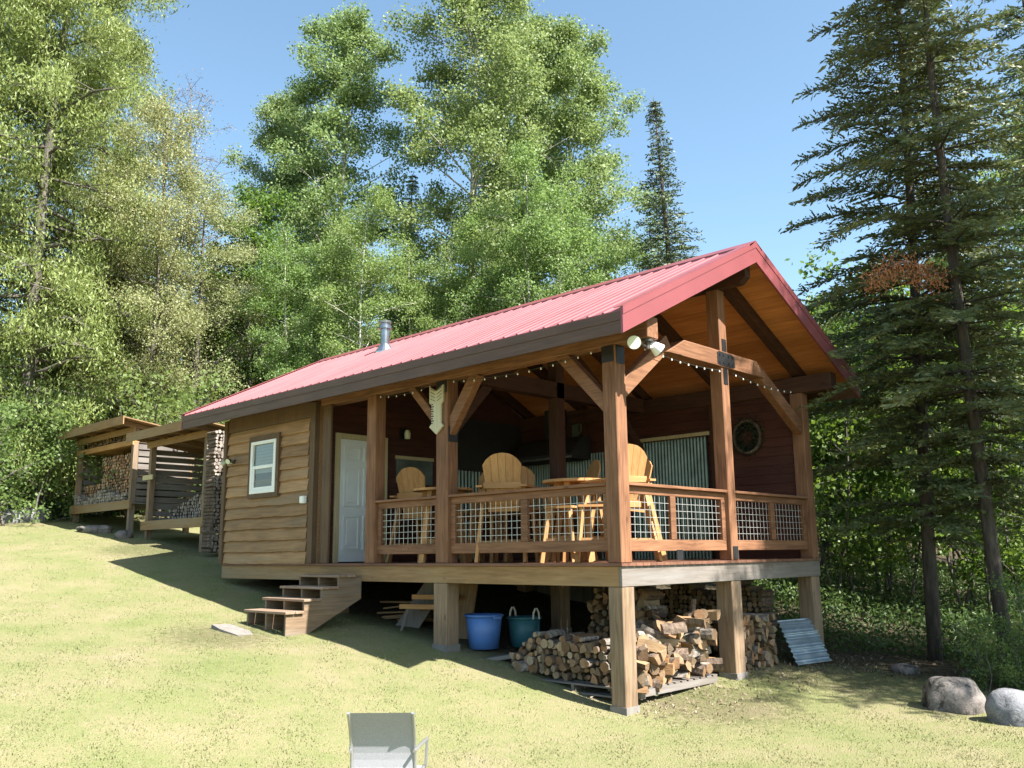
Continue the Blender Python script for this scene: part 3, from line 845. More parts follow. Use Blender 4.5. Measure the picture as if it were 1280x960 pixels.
# ================================================================== porch furniture
def make_chair():
    e = empty('bar_chair', (0, 0, 0), 0)
    P = M['pine_z']; PX = M['pine_x']; PY = M['pine_y']
    m = MB()
    for k in range(5): m.box(-.26, .26, -.2 + k * .092, -.2 + k * .092 + .084, .775 - .012 * (4 - k) * .6, .80 - .012 * (4 - k) * .6)
    m.build('seat', PX, e)
    # fan back: five slats with a rounded top, leaning back
    m = MB(); lean = .20
    tops = [.60, .70, .74, .70, .60]
    for k in range(5):
        s = k - 2
        for (a, b) in ((0, 1),):
            x0b, x0t = s * .085, s * .112
            def P3(xx, t, off): return (xx, -.2 - lean * t * .9 + off, .74 + t * .78)
            arc = lambda xx: .985 - 1.55 * xx * xx - 14 * xx ** 4
            w0, w1 = .0405, .054
            f = [P3(x0b - w0, 0, 0), P3(x0b + w0, 0, 0), P3(x0t + w1, arc(x0t + w1), 0), P3(x0t, arc(x0t) + .003, 0), P3(x0t - w1, arc(x0t - w1), 0)]
            bk = [(p[0], p[1] - .022, p[2] - .004) for p in f]
            m.add(f + bk, [(0, 1, 2, 3, 4), (9, 8, 7, 6, 5), (0, 5, 6, 1), (1, 6, 7, 2), (2, 7, 8, 3), (3, 8, 9, 4), (4, 9, 5, 0)])
    bk_ = m.build('backrest', P, e)
    m = MB(); m.box(-.27, .27, -.345, -.305, 1.02, 1.10); m.build('back_rail', PX, bk_)
    m = MB(); m.box(-.22, .22, -.262, -.222, .70, .775); m.build('back_rail', PX, bk_)
    for s in (-1, 1):
        m = MB(); m.prism([(-.42, -.045), (.25, -.075), (.31, -.03), (.31, .05), (.24, .075), (-.42, .045)], lambda a, b, t: (s * .315 + s * b, a, t), 1.035, 1.062); m.build('arm', PY, e)
    for s in (-1, 1):
        m = MB(); m.beam((s * .29, .24, 1.034), (s * .34, .42, 0), .045, .09, up=(0, 1, 0)); m.build('leg', P, e)
        m = MB(); m.beam((s * .285, -.20, 1.034), (s * .34, -.46, 0), .045, .09, up=(0, 1, 0)); m.build('leg', P, e)
    m = MB(); m.box(-.30, .30, .33, .42, .30, .325); m.build('footrest', PX, e)
    m = MB()
    for s in (-1, 1):
        m.beam((s * .31, .30, .74), (s * .31, -.30, .70), .03, .08); m.beam((s * .325, .38, .26), (s * .325, -.40, .26), .03, .07)
    m.box(-.3, .3, -.41, -.375, .22, .30)
    m.build('stretcher', PY, e)
    return e


def make_table(r=.46):
    e = empty('bar_table', (0, 0, 0), 0)
    m = MB(); y = -r
    while y < r - .01:
        y2 = min(y + .088, r)
        pts = []
        for yy in np.linspace(y, y2, 4): pts.append((math.sqrt(max(r * r - yy * yy, 1e-4)), yy))
        for yy in np.linspace(y2, y, 4): pts.append((-math.sqrt(max(r * r - yy * yy, 1e-4)), yy))
        m.prism(pts, lambda a, b, t: (a, b, t), 1.065, 1.10); y = y2 + .006
    m.build('tabletop', M['pine_x'], e)
    m = MB(); m.box(-.32, .32, -.04, .04, .99, 1.064); m.box(-.04, .04, -.32, -.041, .99, 1.064); m.box(-.04, .04, .041, .32, .99, 1.064); m.build('apron', M['pine_x'], e)
    for sx, sy in ((1, 1), (1, -1), (-1, 1), (-1, -1)):
        m = MB(); m.beam((sx * .2, sy * .2, 1.06), (sx * .33, sy * .33, 0), .09, .045); m.build('leg', M['pine_z'], e)
    m = MB()
    for s in (-1, 1): m.box(-.28, .28, s * .29 - .02, s * .29 + .02, .28, .35); 
    m.box(-.02, .02, -.27, .27, .28, .35); m.build('stretcher', M['pine_x'], e)
    return e


G1 = 'wooden bar chairs on the porch'
ch = make_chair()
CH = [((-4.75, 1.0), .25, 'tall pine chair with a slatted fan back nearest the white porch door'),
      ((-2.45, .62), .55, 'tall pine chair with a broad rounded back between the two round porch tables'),
      ((-.80, .98), 1.2, 'sunlit tall pine chair right beside the near corner post'),
      ((-1.35, 1.85), 3.0, 'tall pine chair on the far side of the larger porch table'),
      ((-3.9, 1.35), 3.1, 'tall pine chair behind the small porch table and middle post'),
      ((-2.2, 1.75), 2.6, 'tall pine chair deep in the porch left of the larger table'),
      ((-3.05, 1.55), -2.2, 'tall pine chair standing with its back to the middle post')]
first = True
for (p, rz, lab) in CH:
    o = ch if first else copy_tree(ch); first = False
    o.location = (p[0], p[1], .001); o.rotation_euler = (0, 0, rz)
    tag(o, lab, 'chair', G1)
G2 = 'round bar tables on the porch'
tbl = make_table()
for k, (p, rz, lab) in enumerate((((-1.43, .92), .3, 'round slatted pine bar table close to the near corner post'), ((-3.75, .55), .9, 'round slatted pine bar table half hidden by the middle porch post'))):
    o = tbl if k == 0 else copy_tree(tbl)
    o.location = (*p, .001); o.rotation_euler = (0, 0, rz)
    tag(o, lab, 'table', G2)


def make_stool():
    e = empty('bar_stool', (0, 0, 0), 0)
    m = MB()
    for k in range(4): m.box(-.2, .2, -.2 + k * .102, -.2 + k * .102 + .096, .70, .73)
    m.build('seat', M['pine_x'], e)
    for sx_, sy_ in ((1, 1), (1, -1), (-1, 1), (-1, -1)):
        m = MB(); m.beam((sx_ * .15, sy_ * .15, .70), (sx_ * .23, sy_ * .23, 0), .05, .05); m.build('leg', M['pine_z'], e)
    m = MB(); m.box(-.19, .19, -.21, -.18, .25, .31); m.box(-.19, .19, .18, .21, .25, .31); m.box(-.015, .015, -.18, .18, .26, .30); m.build('stretcher', M['pine_x'], e)
    return e


stl = make_stool()
for k, (p, rz, lab) in enumerate((((-1.29, .50), .25, 'backless pine bar stool tucked under the larger porch table'), ((-.86, .58), .7, 'backless pine bar stool between the larger table and the near corner post'))):
    o = stl if k == 0 else copy_tree(stl)
    o.location = (*p, .001); o.rotation_euler = (0, 0, rz)
    tag(o, lab, 'stool', 'bar stools on the porch')
# ================================================================== firewood
def log_mesh(kind, L, r, seed):
    rd = random.Random(seed); m = MB()
    if kind == 'round':
        n = 9; ps = [(r * (1 + rd.uniform(-.12, .1)) * math.cos(2 * math.pi * k / n), r * (1 + rd.uniform(-.12, .1)) * math.sin(2 * math.pi * k / n)) for k in range(n)]
        sides = [0] * n
    else:
        a0 = rd.uniform(-.5, -.35); span = rd.uniform(1.1, 2.0); R0 = r * 1.7
        arc = [(R0 * math.cos(a0 + span * k / 3) - R0 * .45, R0 * math.sin(a0 + span * k / 3) - R0 * .3) for k in range(4)]
        ps = [(-R0 * .45 + rd.uniform(-.01, .01), -R0 * .3)] + arc; sides = [2, 0, 0, 0, 2]
        n = len(ps)
    bend = rd.uniform(-.02, .02)
    v = []
    for t, o in ((-L / 2, 0), (-L / 6, bend), (L / 6, bend), (L / 2, 0)):
        v += [(a * rd.uniform(.96, 1.04), t, b * rd.uniform(.96, 1.04) + o) for a, b in ps]
    for s in range(3):
        for k in range(n):
            k2 = (k + 1) % n
            m.add([], []); m.f.append((s * n + k, s * n + k2, (s + 1) * n + k2, (s + 1) * n + k)); m.m.append(sides[k])
    m.v = v
    m.f.append(tuple(range(n - 1, -1, -1))); m.m.append(1)
    m.f.append(tuple(3 * n + k for k in range(n))); m.m.append(1)
    return m


LOGM = []
LM = [M['log_bark'], M['log_end'], M['log_cut']]
LMB = [M['log_bark_birch'], M['log_end'], M['log_cut']]
for k, (kd, L, r) in enumerate((('round', .42, .05), ('round', .40, .062), ('round', .44, .04), ('split', .42, .062), ('split', .40, .07), ('split', .45, .055), ('split', .38, .075), ('round', .42, .07))):
    mb_ = log_mesh(kd, L, r, 100 + k)
    me = bpy.data.meshes.new('firewood_log'); me.from_pydata(mb_.v, [], mb_.f)
    for mt in (LMB if k in (2, 5, 7) else LM): me.materials.append(mt)
    me.polygons.foreach_set('material_index', mb_.m); me.update()
    LOGM.append(me)
ROUND, SPLIT = [0, 1, 2, 7], [3, 4, 5, 6]
NLOG = [0]


def log(p, rot, kinds, group, label, s=1.):
    o = bpy.data.objects.new('firewood_log', LOGM[random.choice(kinds)])
    COL.objects.link(o); o.location = p; o.rotation_euler = rot; o.scale = (s, s, s)
    tag(o, label, 'firewood', group); NLOG[0] += 1
    return o


def pallet(x0, x1, y0, y1, z, label):
    e = empty('pallet', ((x0 + x1) / 2, (y0 + y1) / 2, z), 0, label, 'pallet'); o = tuple(e.location)
    m = MB()
    n = max(3, int((y1 - y0) / .14))
    for k in range(n):
        yy = y0 + (y1 - y0 - .1) * k / (n - 1); m.box(x0, x1, yy, yy + .1, z + .1, z + .12)
    m.build('deck_slats', M['grey_x'], e, o)
    m = MB()
    for xx in (x0, (x0 + x1) / 2 - .02, x1 - .04): m.box(xx, xx + .04, y0, y1, z + .02, z + .099)
    m.build('runner', M['grey_y'], e, o)
    m = MB(); m.box(x0, x1, y0, y0 + .09, z, z + .019); m.box(x0, x1, y1 - .09, y1, z, z + .019); m.build('base_slat', M['grey_x'], e, o)


rd = random.Random(5)
# P1: log ends facing the lawn, on a pallet between the two front support posts
gl = 'cut logs stacked on the pallet left of the near support post'
zb = g(-1.1, .55)
pallet(-1.75, -.27, .25, .95, g(-1.0, .3) - .03, 'grey wooden pallet under the log stack left of the near support post')
for lay in range(6):
    x = -2.15 + lay * .09
    while x < -.24:
        if not (lay == 5 and rd.random() < .35):
            base = g(x, .5) if x < -1.75 else max(g(x, .5) + .02, g(-1.0, .3) + .10)
            log((x + rd.uniform(-.015, .015), .47 + rd.uniform(-.05, .05), base + .055 + lay * .088 + rd.uniform(-.012, .012)), (rd.uniform(-.08, .08), rd.uniform(0, 6.2), rd.uniform(-.16, .16)), ROUND + ROUND + [3, 4, 5], gl, 'short cut log with its end facing the lawn, stacked left of the near support post', rd.uniform(.62, 1.05))
        x += rd.uniform(.078, .108)
# T: tall stack reaching up to the deck
gl = 'split logs in the tall stack under the deck'
for lay in range(15):
    x = -2.02 + .02 * abs(lay - 5) + rd.uniform(-.06, .06)
    while x < -.95:
        z = g(-1.3, 2.05) + .06 + lay * .078
        if z < -.34: log((x, 2.05 + rd.uniform(-.07, .05), z + rd.uniform(-.01, .01)), (rd.uniform(-.06, .06), rd.uniform(0, 6.2), rd.uniform(-.14, .14)), SPLIT + [0, 2], gl, 'split log in the tall stack that reaches up to the underside of the deck', rd.uniform(.85, 1.))
        x += rd.uniform(.13, .19)
# P2: sunlit heap right of the near support post
gl = 'loose split logs heaped in the sun between the support posts'
pallet(-1.0, -.12, .45, 2.15, g(-.5, 1.2) - .01, 'sunlit grey pallet under the heap of split logs between the gable support posts')
for lay in range(7):
    y = .42 + .05 * lay
    while y < 2.22 - .02 * lay:
        for xx in ((-.32, -.72) if lay < 6 else (-.4,)):
            if rd.random() < (.95 if xx > -.5 else .6):
                hz = g(-.4, y) + .16 + lay * .088 * (0.55 + .45 * min(1, (y - .2) / 1.1))
                log((xx + rd.uniform(-.08, .08), y + rd.uniform(-.03, .03), hz + rd.uniform(-.015, .02)), (rd.uniform(-.3, .3), rd.uniform(0, 6.2), 1.57 + rd.uniform(-.95, .95)), SPLIT + [7], gl, 'loose split log in the sunlit heap right of the near support post', rd.uniform(.85, 1.1))
        y += rd.uniform(.15, .2)
for k in range(26):
    y = rd.uniform(.35, 2.2)
    log((rd.uniform(-.75, -.1), y, g(-.4, y) + .16 + .62 * min(1, .35 + (y - .2) / 1.9) + rd.uniform(-.03, .05)), (rd.uniform(-.5, .5), rd.uniform(0, 6.2), rd.uniform(0, 3.1)), SPLIT + [7, 2], gl, 'loose split log in the sunlit heap right of the near support post', rd.uniform(.75, 1.1))
o = log((-.35, 2.0, g(-.35, 2) + .93), (1.5, .1, .3), [1], None, 'single orange brown log standing upright on top of the sunlit heap', .62)
# P3: stack right of the king post
gl = 'logs in the stack right of the middle gable support post'
for lay in range(8):
    y = 2.86
    while y < 3.95 - .03 * lay:
        log((-.36 + rd.uniform(-.06, .06), y, g(-.3, 3.4) + .05 + lay * .088), (rd.uniform(-.12, .12), rd.uniform(0, 6.2), 1.57 + rd.uniform(-.25, .25)), SPLIT + [0, 7], gl, 'log in the mixed stack right of the middle gable support post', rd.uniform(.85, 1.05))
        y += rd.uniform(.13, .17)
# back stack as one uncounted mass in the dark
def log_wall(name, x0, x1, y, z0, z1fn, facing, label, step=.1, mats=None, rr=(.03, .055)):
    m = MB(); z = z0 + .05
    rdd = random.Random(int(abs(x0 * 31 + y * 7) * 10))
    while True:
        any_ = False; x = x0 + rdd.uniform(0, .05)
        while x < x1:
            if z < z1fn(x):
                any_ = True; r = rdd.uniform(*rr); dz = rdd.uniform(-.012, .012); L = rdd.uniform(.17, .21)
                n = rdd.choice((4, 5, 6, 7)); ph = rdd.uniform(0, 6)
                pl = [(r * rdd.uniform(.8, 1.15) * math.cos(ph + 2 * math.pi * q / n), r * rdd.uniform(.8, 1.15) * math.sin(ph + 2 * math.pi * q / n)) for q in range(n)]
                if facing == 'y': f = lambda a, b, t: (x + a, y + t, z + dz + b)
                else: f = lambda a, b, t: (y + t, x + a, z + dz + b)
                k0 = len(m.f); m.prism(pl, f, -L, L, 0); m.m[k0] = 1; m.m[k0 + 1] = 1
            x += rdd.uniform(.075, .105)
        z += .078
        if not any_ or z > 6: break
    base = ((x0 + x1) / 2, y, z0) if facing == 'y' else (y, (x0 + x1) / 2, z0)
    o = m.build(name, mats or [M['log_bark'], M['log_cut']], None, base, loc=base)
    return tag(o, label, 'firewood', None, 'stuff')


log_wall('firewood_stack', -2.9, -.6, 4.55, g(-2, 4.5), lambda x: -.3 - .25 * abs(math.sin(x * 3)), 'y', 'dark firewood stack along the back edge under the deck')

# planks and odd wood in the shade under the deck
gp = 'scrap boards piled under the deck by the stairs'
bm0 = None
for k in range(9):
    x, y = -5.0 + rd.uniform(-.25, .25), 1.0 + rd.uniform(-.15, .15)
    m = MB(); L = rd.uniform(.6, 1.2); m.box(-L / 2, L / 2, -.07, .07, 0, .025)
    o = m.build('scrap_board', M['rough_x'], None); o.location = (x, y, g(x, y) + .01 + k * .034); o.rotation_euler = (rd.uniform(-.05, .05), rd.uniform(-.12, .02), rd.uniform(-.5, .5))
    tag(o, 'rough scrap board in the low pile under the deck beside the stairs', 'board', gp)
bx, by = -4.15, .55; bz = g(bx, by)
e = empty('step_stool', (bx, by, bz), .35, 'upturned pale wooden step stool leaning behind the middle support post', 'stool')
m = MB(); m.box(-.42, .42, -.06, .06, .36, .43); m.build('seat_board', M['pine_x'], e)
m = MB(); m.box(-.25, .5, .02, .14, .50, .57); m.build('top_board', M['pine_x'], e)
for s in (-1, 1):
    m = MB(); m.beam((s * .30, 0, .36), (s * .40, -.05, 0), .05, .035); m.build('leg', M['grey_z'], e)
m = MB(); m.beam((-.55, .3, -.02), (.0, .34, .72), .03, .34); m.build('side_panel', M['grey_z'], e)
# grey leaning board
x, y = -3.75, .75
m = MB(); m.box(-.3, .3, -.015, .015, 0, .85); o = m.build('leaning_panel', M['rough_z'], None); o.location = (x, y, g(x, y) - .02); o.rotation_euler = (-.28, 0, .2)
tag(o, 'brown wooden panel leaning upright in the shade behind the stool', 'board')
x, y = -2.35, .42
m = MB(); m.box(-.38, .38, -.09, .09, 0, .05); o = m.build('grey_plank', M['grey_x'], None); o.location = (x, y, g(x, y) + .02); o.rotation_euler = (.05, -.16, .35)
tag(o, 'weathered grey plank on the ground in front of the teal bucket', 'board')

# buckets
def tub(name, x, y, r0, r1, h, mat, label, rope):
    z = g(x, y); e = empty(name, (x, y, z), 0, label, 'bucket')
    m = MB(); m.lathe([(0, .01), (r0, .01), (r0 + (r1 - r0) * .5, h * .5), (r1, h), (r1 - .012, h), (r0 - .012 + (r1 - r0) * .5, h * .5), (r0 - .015, .03), (0, .03)], (0, 0, 0), 32); m.build('body', mat, e, smooth=True)
    m = MB(); m.lathe([(r1 - .014, h - .02), (r1 + .02, h - .022), (r1 + .024, h), (r1 + .01, h + .012), (r1 - .014, h + .008)], (0, 0, 0), 32); m.build('rim', mat, e, smooth=True)
    for s in (-1, 1):
        m = MB(); ca = math.atan2(CAM_R[1, 0], CAM_R[0, 0]) - .85; dx, dy = math.cos(ca) * s, math.sin(ca) * s
        px = [(dx * (r1 + .015) + t * dy * .05, dy * (r1 + .015) - t * dx * .05, h + zz) for t, zz in ((-1.2, -.02), (-1.0, .07), (-.3, .13), (.3, .13), (1., .07), (1.2, -.02))]
        if rope: m.tube(px, .014, 6)
        else: m.beam((dx * (r1 + .03) - dy * .06, dy * (r1 + .03) + dx * .06, h - .03), (dx * (r1 + .03) + dy * .06, dy * (r1 + .03) - dx * .06, h - .03), .04, .035)
        m.build('handle', M['rope'] if rope else mat, e)
tub('bucket', -2.95, .62, .21, .262, .47, M['blue_plastic'], 'bright blue plastic tub on the ground right of the middle support post', False)
tub('bucket', -2.75, 1.25, .20, .24, .42, M['teal_plastic'], 'dark teal bucket with rope handles behind the blue tub', True)

# corrugated sheet leaning on the far support post
e0 = (-.05, 4.45, g(-.05, 4.45))
m = MB(); vs = []; k = 66
for i in range(k + 1):
    s = i / k; zz = s * .62; o_ = .014 * math.sin(2 * math.pi * s * 9)
    for yy in (-.42, .42): vs += [(o_ + .30 * (1 - s) - .1, yy, zz), (o_ + .30 * (1 - s) - .104, yy, zz)]
fs = []
for i in range(k): a = 4 * i; fs += [(a, a + 2, a + 6, a + 4), (a + 1, a + 5, a + 7, a + 3)]
m.add(vs, fs); o = m.build('corrugated_sheet', M['galv_blue'], None); o.location = e0; o.rotation_euler = (0, 0, -.15)
tag(o, 'blue grey corrugated metal sheet leaning at the far support post', 'metal sheet')

# sling chair in the foreground: only its back shows
sx, sy = at(489, 7.0); szg = g(sx, sy); top = -1.0
e = empty('sling_chair', (sx, sy, szg), math.radians(42), 'grey mesh sling patio chair on the lawn in the foreground', 'chair')
h = top - szg
m = MB(); n = 10; vs = []
for i in range(n + 1):
    t = i / n; z = .36 + (h - .36) * t; y = -.20 - .16 * t + .05 * math.sin(t * 3.1)
    for x in (-.222, .222):
        vs += [(x, y, z), (x, y - .006, z)]
fs = []
for i in range(n): a = 4 * i; fs += [(a, a + 2, a + 6, a + 4), (a + 1, a + 5, a + 7, a + 3)]
m.add(vs, fs); m.box(-.222, .222, -.2, .26, .355, .365); m.build('sling', M['sling'], e)
for s in (-1, 1):
    m = MB(); pts = [(s * .235, -.20 - .16 * t + .05 * math.sin(t * 3.1) - .003, .36 + (h - .36) * t) for t in np.linspace(1.0, 0, 8)] + [(s * .235, .0, .36), (s * .235, .27, .36)]
    m.tube(pts, .0125, 8); m.build('side_rail', M['aluminium'], e)
    m = MB(); m.tube([(s * .235, .26, .36), (s * .25, .28, 0)], .0125, 8); m.build('leg', M['aluminium'], e)
    m = MB(); m.tube([(s * .235, -.16, .36), (s * .25, -.30, 0)], .0125, 8); m.build('leg', M['aluminium'], e)
    m = MB(); m.tube([(s * .235, -.27, .58), (s * .27, -.05, .60), (s * .27, .2, .58), (s * .25, .26, .36)], .0125, 8); m.build('arm', M['aluminium'], e)

# ================================================================== boulders and flat stones
def boulder(px, d, sx, sy, sz, seed, label, mat, sink=.25, name='boulder'):
    x, y = at(px, d); rdd = np.random.default_rng(seed)
    import bmesh
    bm = bmesh.new(); bmesh.ops.create_icosphere(bm, subdivisions=4, radius=1.)
    ks = rdd.normal(0, 1, (7, 3)); ph = rdd.uniform(0, 6, 7)
    for v in bm.verts:
        p = np.array(v.co); a = 1.
        for q, f in zip(ks, ph): a += .045 * math.sin(float(p @ q) * 2.1 + f)
        a += .02 * math.sin(p[0] * 9 + seed) * math.sin(p[1] * 8) + .015 * math.sin(p[2] * 13 + p[0] * 5)
        c = np.sign(p) * np.abs(p) ** .85 * a
        v.co = (c[0] * sx, c[1] * sy, c[2] * sz)
    me = bpy.data.meshes.new(name); bm.to_mesh(me); bm.free()
    me.materials.append(mat); me.polygons.foreach_set('use_smooth', [True] * len(me.polygons))
    o = bpy.data.objects.new(name, me); COL.objects.link(o)
    o.location = (x, y, g(x, y) + sz * .08); o.rotation_euler = (0, 0, rdd.uniform(0, 6))
    return tag(o, label, 'rock')


boulder(1172, 10.6, .34, .28, .31, 3, 'rounded pale boulder with dark patches at the shaded edge of the lawn', M['stone'])
boulder(1262, 9.9, .38, .3, .30, 8, 'smooth blue grey boulder at the foot of the far firs, closest to the viewer', M['stone_pale'])
boulder(1120, 13.0, .19, .16, .11, 12, 'small low rock in the leaf litter between the cabin and the big boulders', M['stone'])
boulder(38, 25.5, .55, .4, .38, 21, 'pale pinkish boulder at the top of the lawn in front of the cedar', M['stone_pale'])
boulder(8, 25.0, .4, .35, .3, 24, 'smaller pale boulder farthest out beside the cedar', M['stone_pale'])
boulder(118, 23.0, .5, .3, .16, 26, 'flat grey rock in front of the far woodshed', M['stone'])
boulder(152, 22.0, .3, .22, .16, 27, 'low grey rock beside the corner leg of the far woodshed', M['stone'])
x, y = -5.75, -1.72
m = MB(); m.prism([(-.48, -.2), (-.1, -.27), (.42, -.22), (.5, .1), (.2, .24), (-.4, .2)], lambda a, b, t: (a, b, t), -.05, .02)
o = m.build('paving_slab', M['concrete'], None); o.location = (x, y, g(x, y) + .01); o.rotation_euler = (.0, .18, .1); o.scale = (.75, .7, 1)
tag(o, 'flat grey stone slab on the grass at the foot of the stairs', 'stone slab')

# ================================================================== woodsheds
def shed(x0, x1, y0, depth, zf, zt, label, slab_x, right_wall, shelf=None, tilt=0., fill=None, cleat=False):
    gm = g((x0 + x1) / 2, y0)
    e = empty('woodshed', ((x0 + x1) / 2, y0 + depth / 2, gm), 0, label, 'woodshed'); o = tuple(e.location)
    B = lambda mb, nm, mt, par=e: mb.build(nm, mt, par, o)
    for xx in (x0 + .07, x1 - .07):
        for yy in (y0, y0 + depth):
            m = MB(); m.box(xx - .065, xx + .065, yy - .065, yy + .065, g(xx, yy) - .1, zt - .18); B(m, 'post', M['weathered_z'] if yy == y0 else M['rough_z'])
    m = MB(); m.box(x0 - .1, x1 + .1, y0 - .13, y0 - .07, zf - .16, zf + .06); B(m, 'floor_beam', M['rim_x'])
    m = MB(); k = x0
    while k < x1: m.box(k, k + .14, y0 - .065, y0 + depth, zf - .03, zf); k += .15
    B(m, 'floor', M['grey_y'])
    m = MB(); z = zf + .05
    while z < zt - .35: m.box(x0, x1, y0 + depth + .07, y0 + depth + .10, z, z + .13); z += .165
    bw = B(m, 'back_wall', M['grey_x'])
    for xx in ((x0, x1) if right_wall else (x0,)):
        m = MB(); z = zf + .02
        while z < zt - .3: m.box(xx - .03, xx, y0 + .07, y0 + depth, z, z + .13); z += .17
        B(m, 'side_wall', M['grey_y'])
    m = MB()
    m.prism([(y0 - .5, zt + .02), (y0 + depth + .3, zt - .32), (y0 + depth + .3, zt - .29), (y0 - .5, zt + .05)], lambda a, b, t: (t, a, b), x0 - .35, x1 + .35); rf = B(m, 'roof', M['rough_x'])
    m = MB(); m.box(x0 - .35, x1 + .35, y0 - .53, y0 - .505, zt - .15, zt + .07); B(m, 'fascia', M['rim_x'], rf)
    m = MB(); m.box(x0 - .05, x1 + .05, y0 - .11, y0 - .06, zt - .30, zt - .14); B(m, 'header', M['rim_x'])
    for k in range(4):
        xx = x0 + (x1 - x0) * k / 3
        m = MB(); m.beam((xx, y0 - .48, zt - .06), (xx, y0 + depth + .25, zt - .37), .05, .11); B(m, 'rafter', M['rough_y'], rf)
    if shelf:
        m = MB(); m.box(x0, x1, y0 - .1, y0 - .06, shelf - .09, shelf + .05); m.box(x0, x1, y0 - .05, y0 + depth, shelf - .02, shelf + .02); B(m, 'shelf', M['pine_x'])
    if cleat:
        m = MB(); m.box(x0 - .22, x0 + .32, y0 - .1, y0 - .068, zf + 1.08, zf + 1.2); B(m, 'cleat', M['frame_cream'])


YS = 1.25
sx0, sx1 = -15.55, -12.55
shed(sx0, sx1, YS, 1.5, .95, 3.12, 'nearer open woodshed between the cabin corner and the far woodshed', 0, True, cleat=True)
log_wall('firewood_stack', sx0 + .4, sx1 - .2, YS + .55, .96, lambda x: 1.45 + .16 * math.sin(x * 2.2) + .35 * max(0, (x + 13.5)), 'y', 'low grey heap of firewood on the floor of the nearer woodshed', mats=[M['log_bark'], M['log_bark_birch']])
log_wall('firewood_stack', YS - .3, YS + .25, sx1 + .65, g(sx1 + .5, YS) + .05, lambda x: 2.85, 'x', 'tall narrow stack of split firewood against the cabin corner', mats=[M['log_bark'], M['log_bark_birch']])
tx0, tx1 = -20.3, -16.5
shed(tx0, tx1, YS, 1.5, 1.52, 3.62, 'far open woodshed packed with orange split firewood', 0, True, shelf=3.1)
log_wall('firewood_stack', tx0 + .1, tx1 - .15, YS + .35, 1.53, lambda x: 2.85 if x > tx0 + 1.3 else 2.2, 'y', 'wall of orange split firewood filling the far woodshed', mats=[M['log_bark'], M['log_warm']])
log_wall('firewood_stack', tx0 + .2, tx1 - .2, YS + .3, 3.13, lambda x: 3.42, 'y', 'row of red brown firewood on the upper shelf of the far woodshed', mats=[M['log_bark'], M['log_cut']])
log_wall('firewood_stack', tx0 + .1, tx1 - .3, YS - .02 + .12, 1.53, lambda x: 1.82 + .1 * math.sin(x * 3), 'y', 'front row of pale birch logs on the floor of the far woodshed', mats=[M['log_bark_birch'], M['log_bark_birch']])
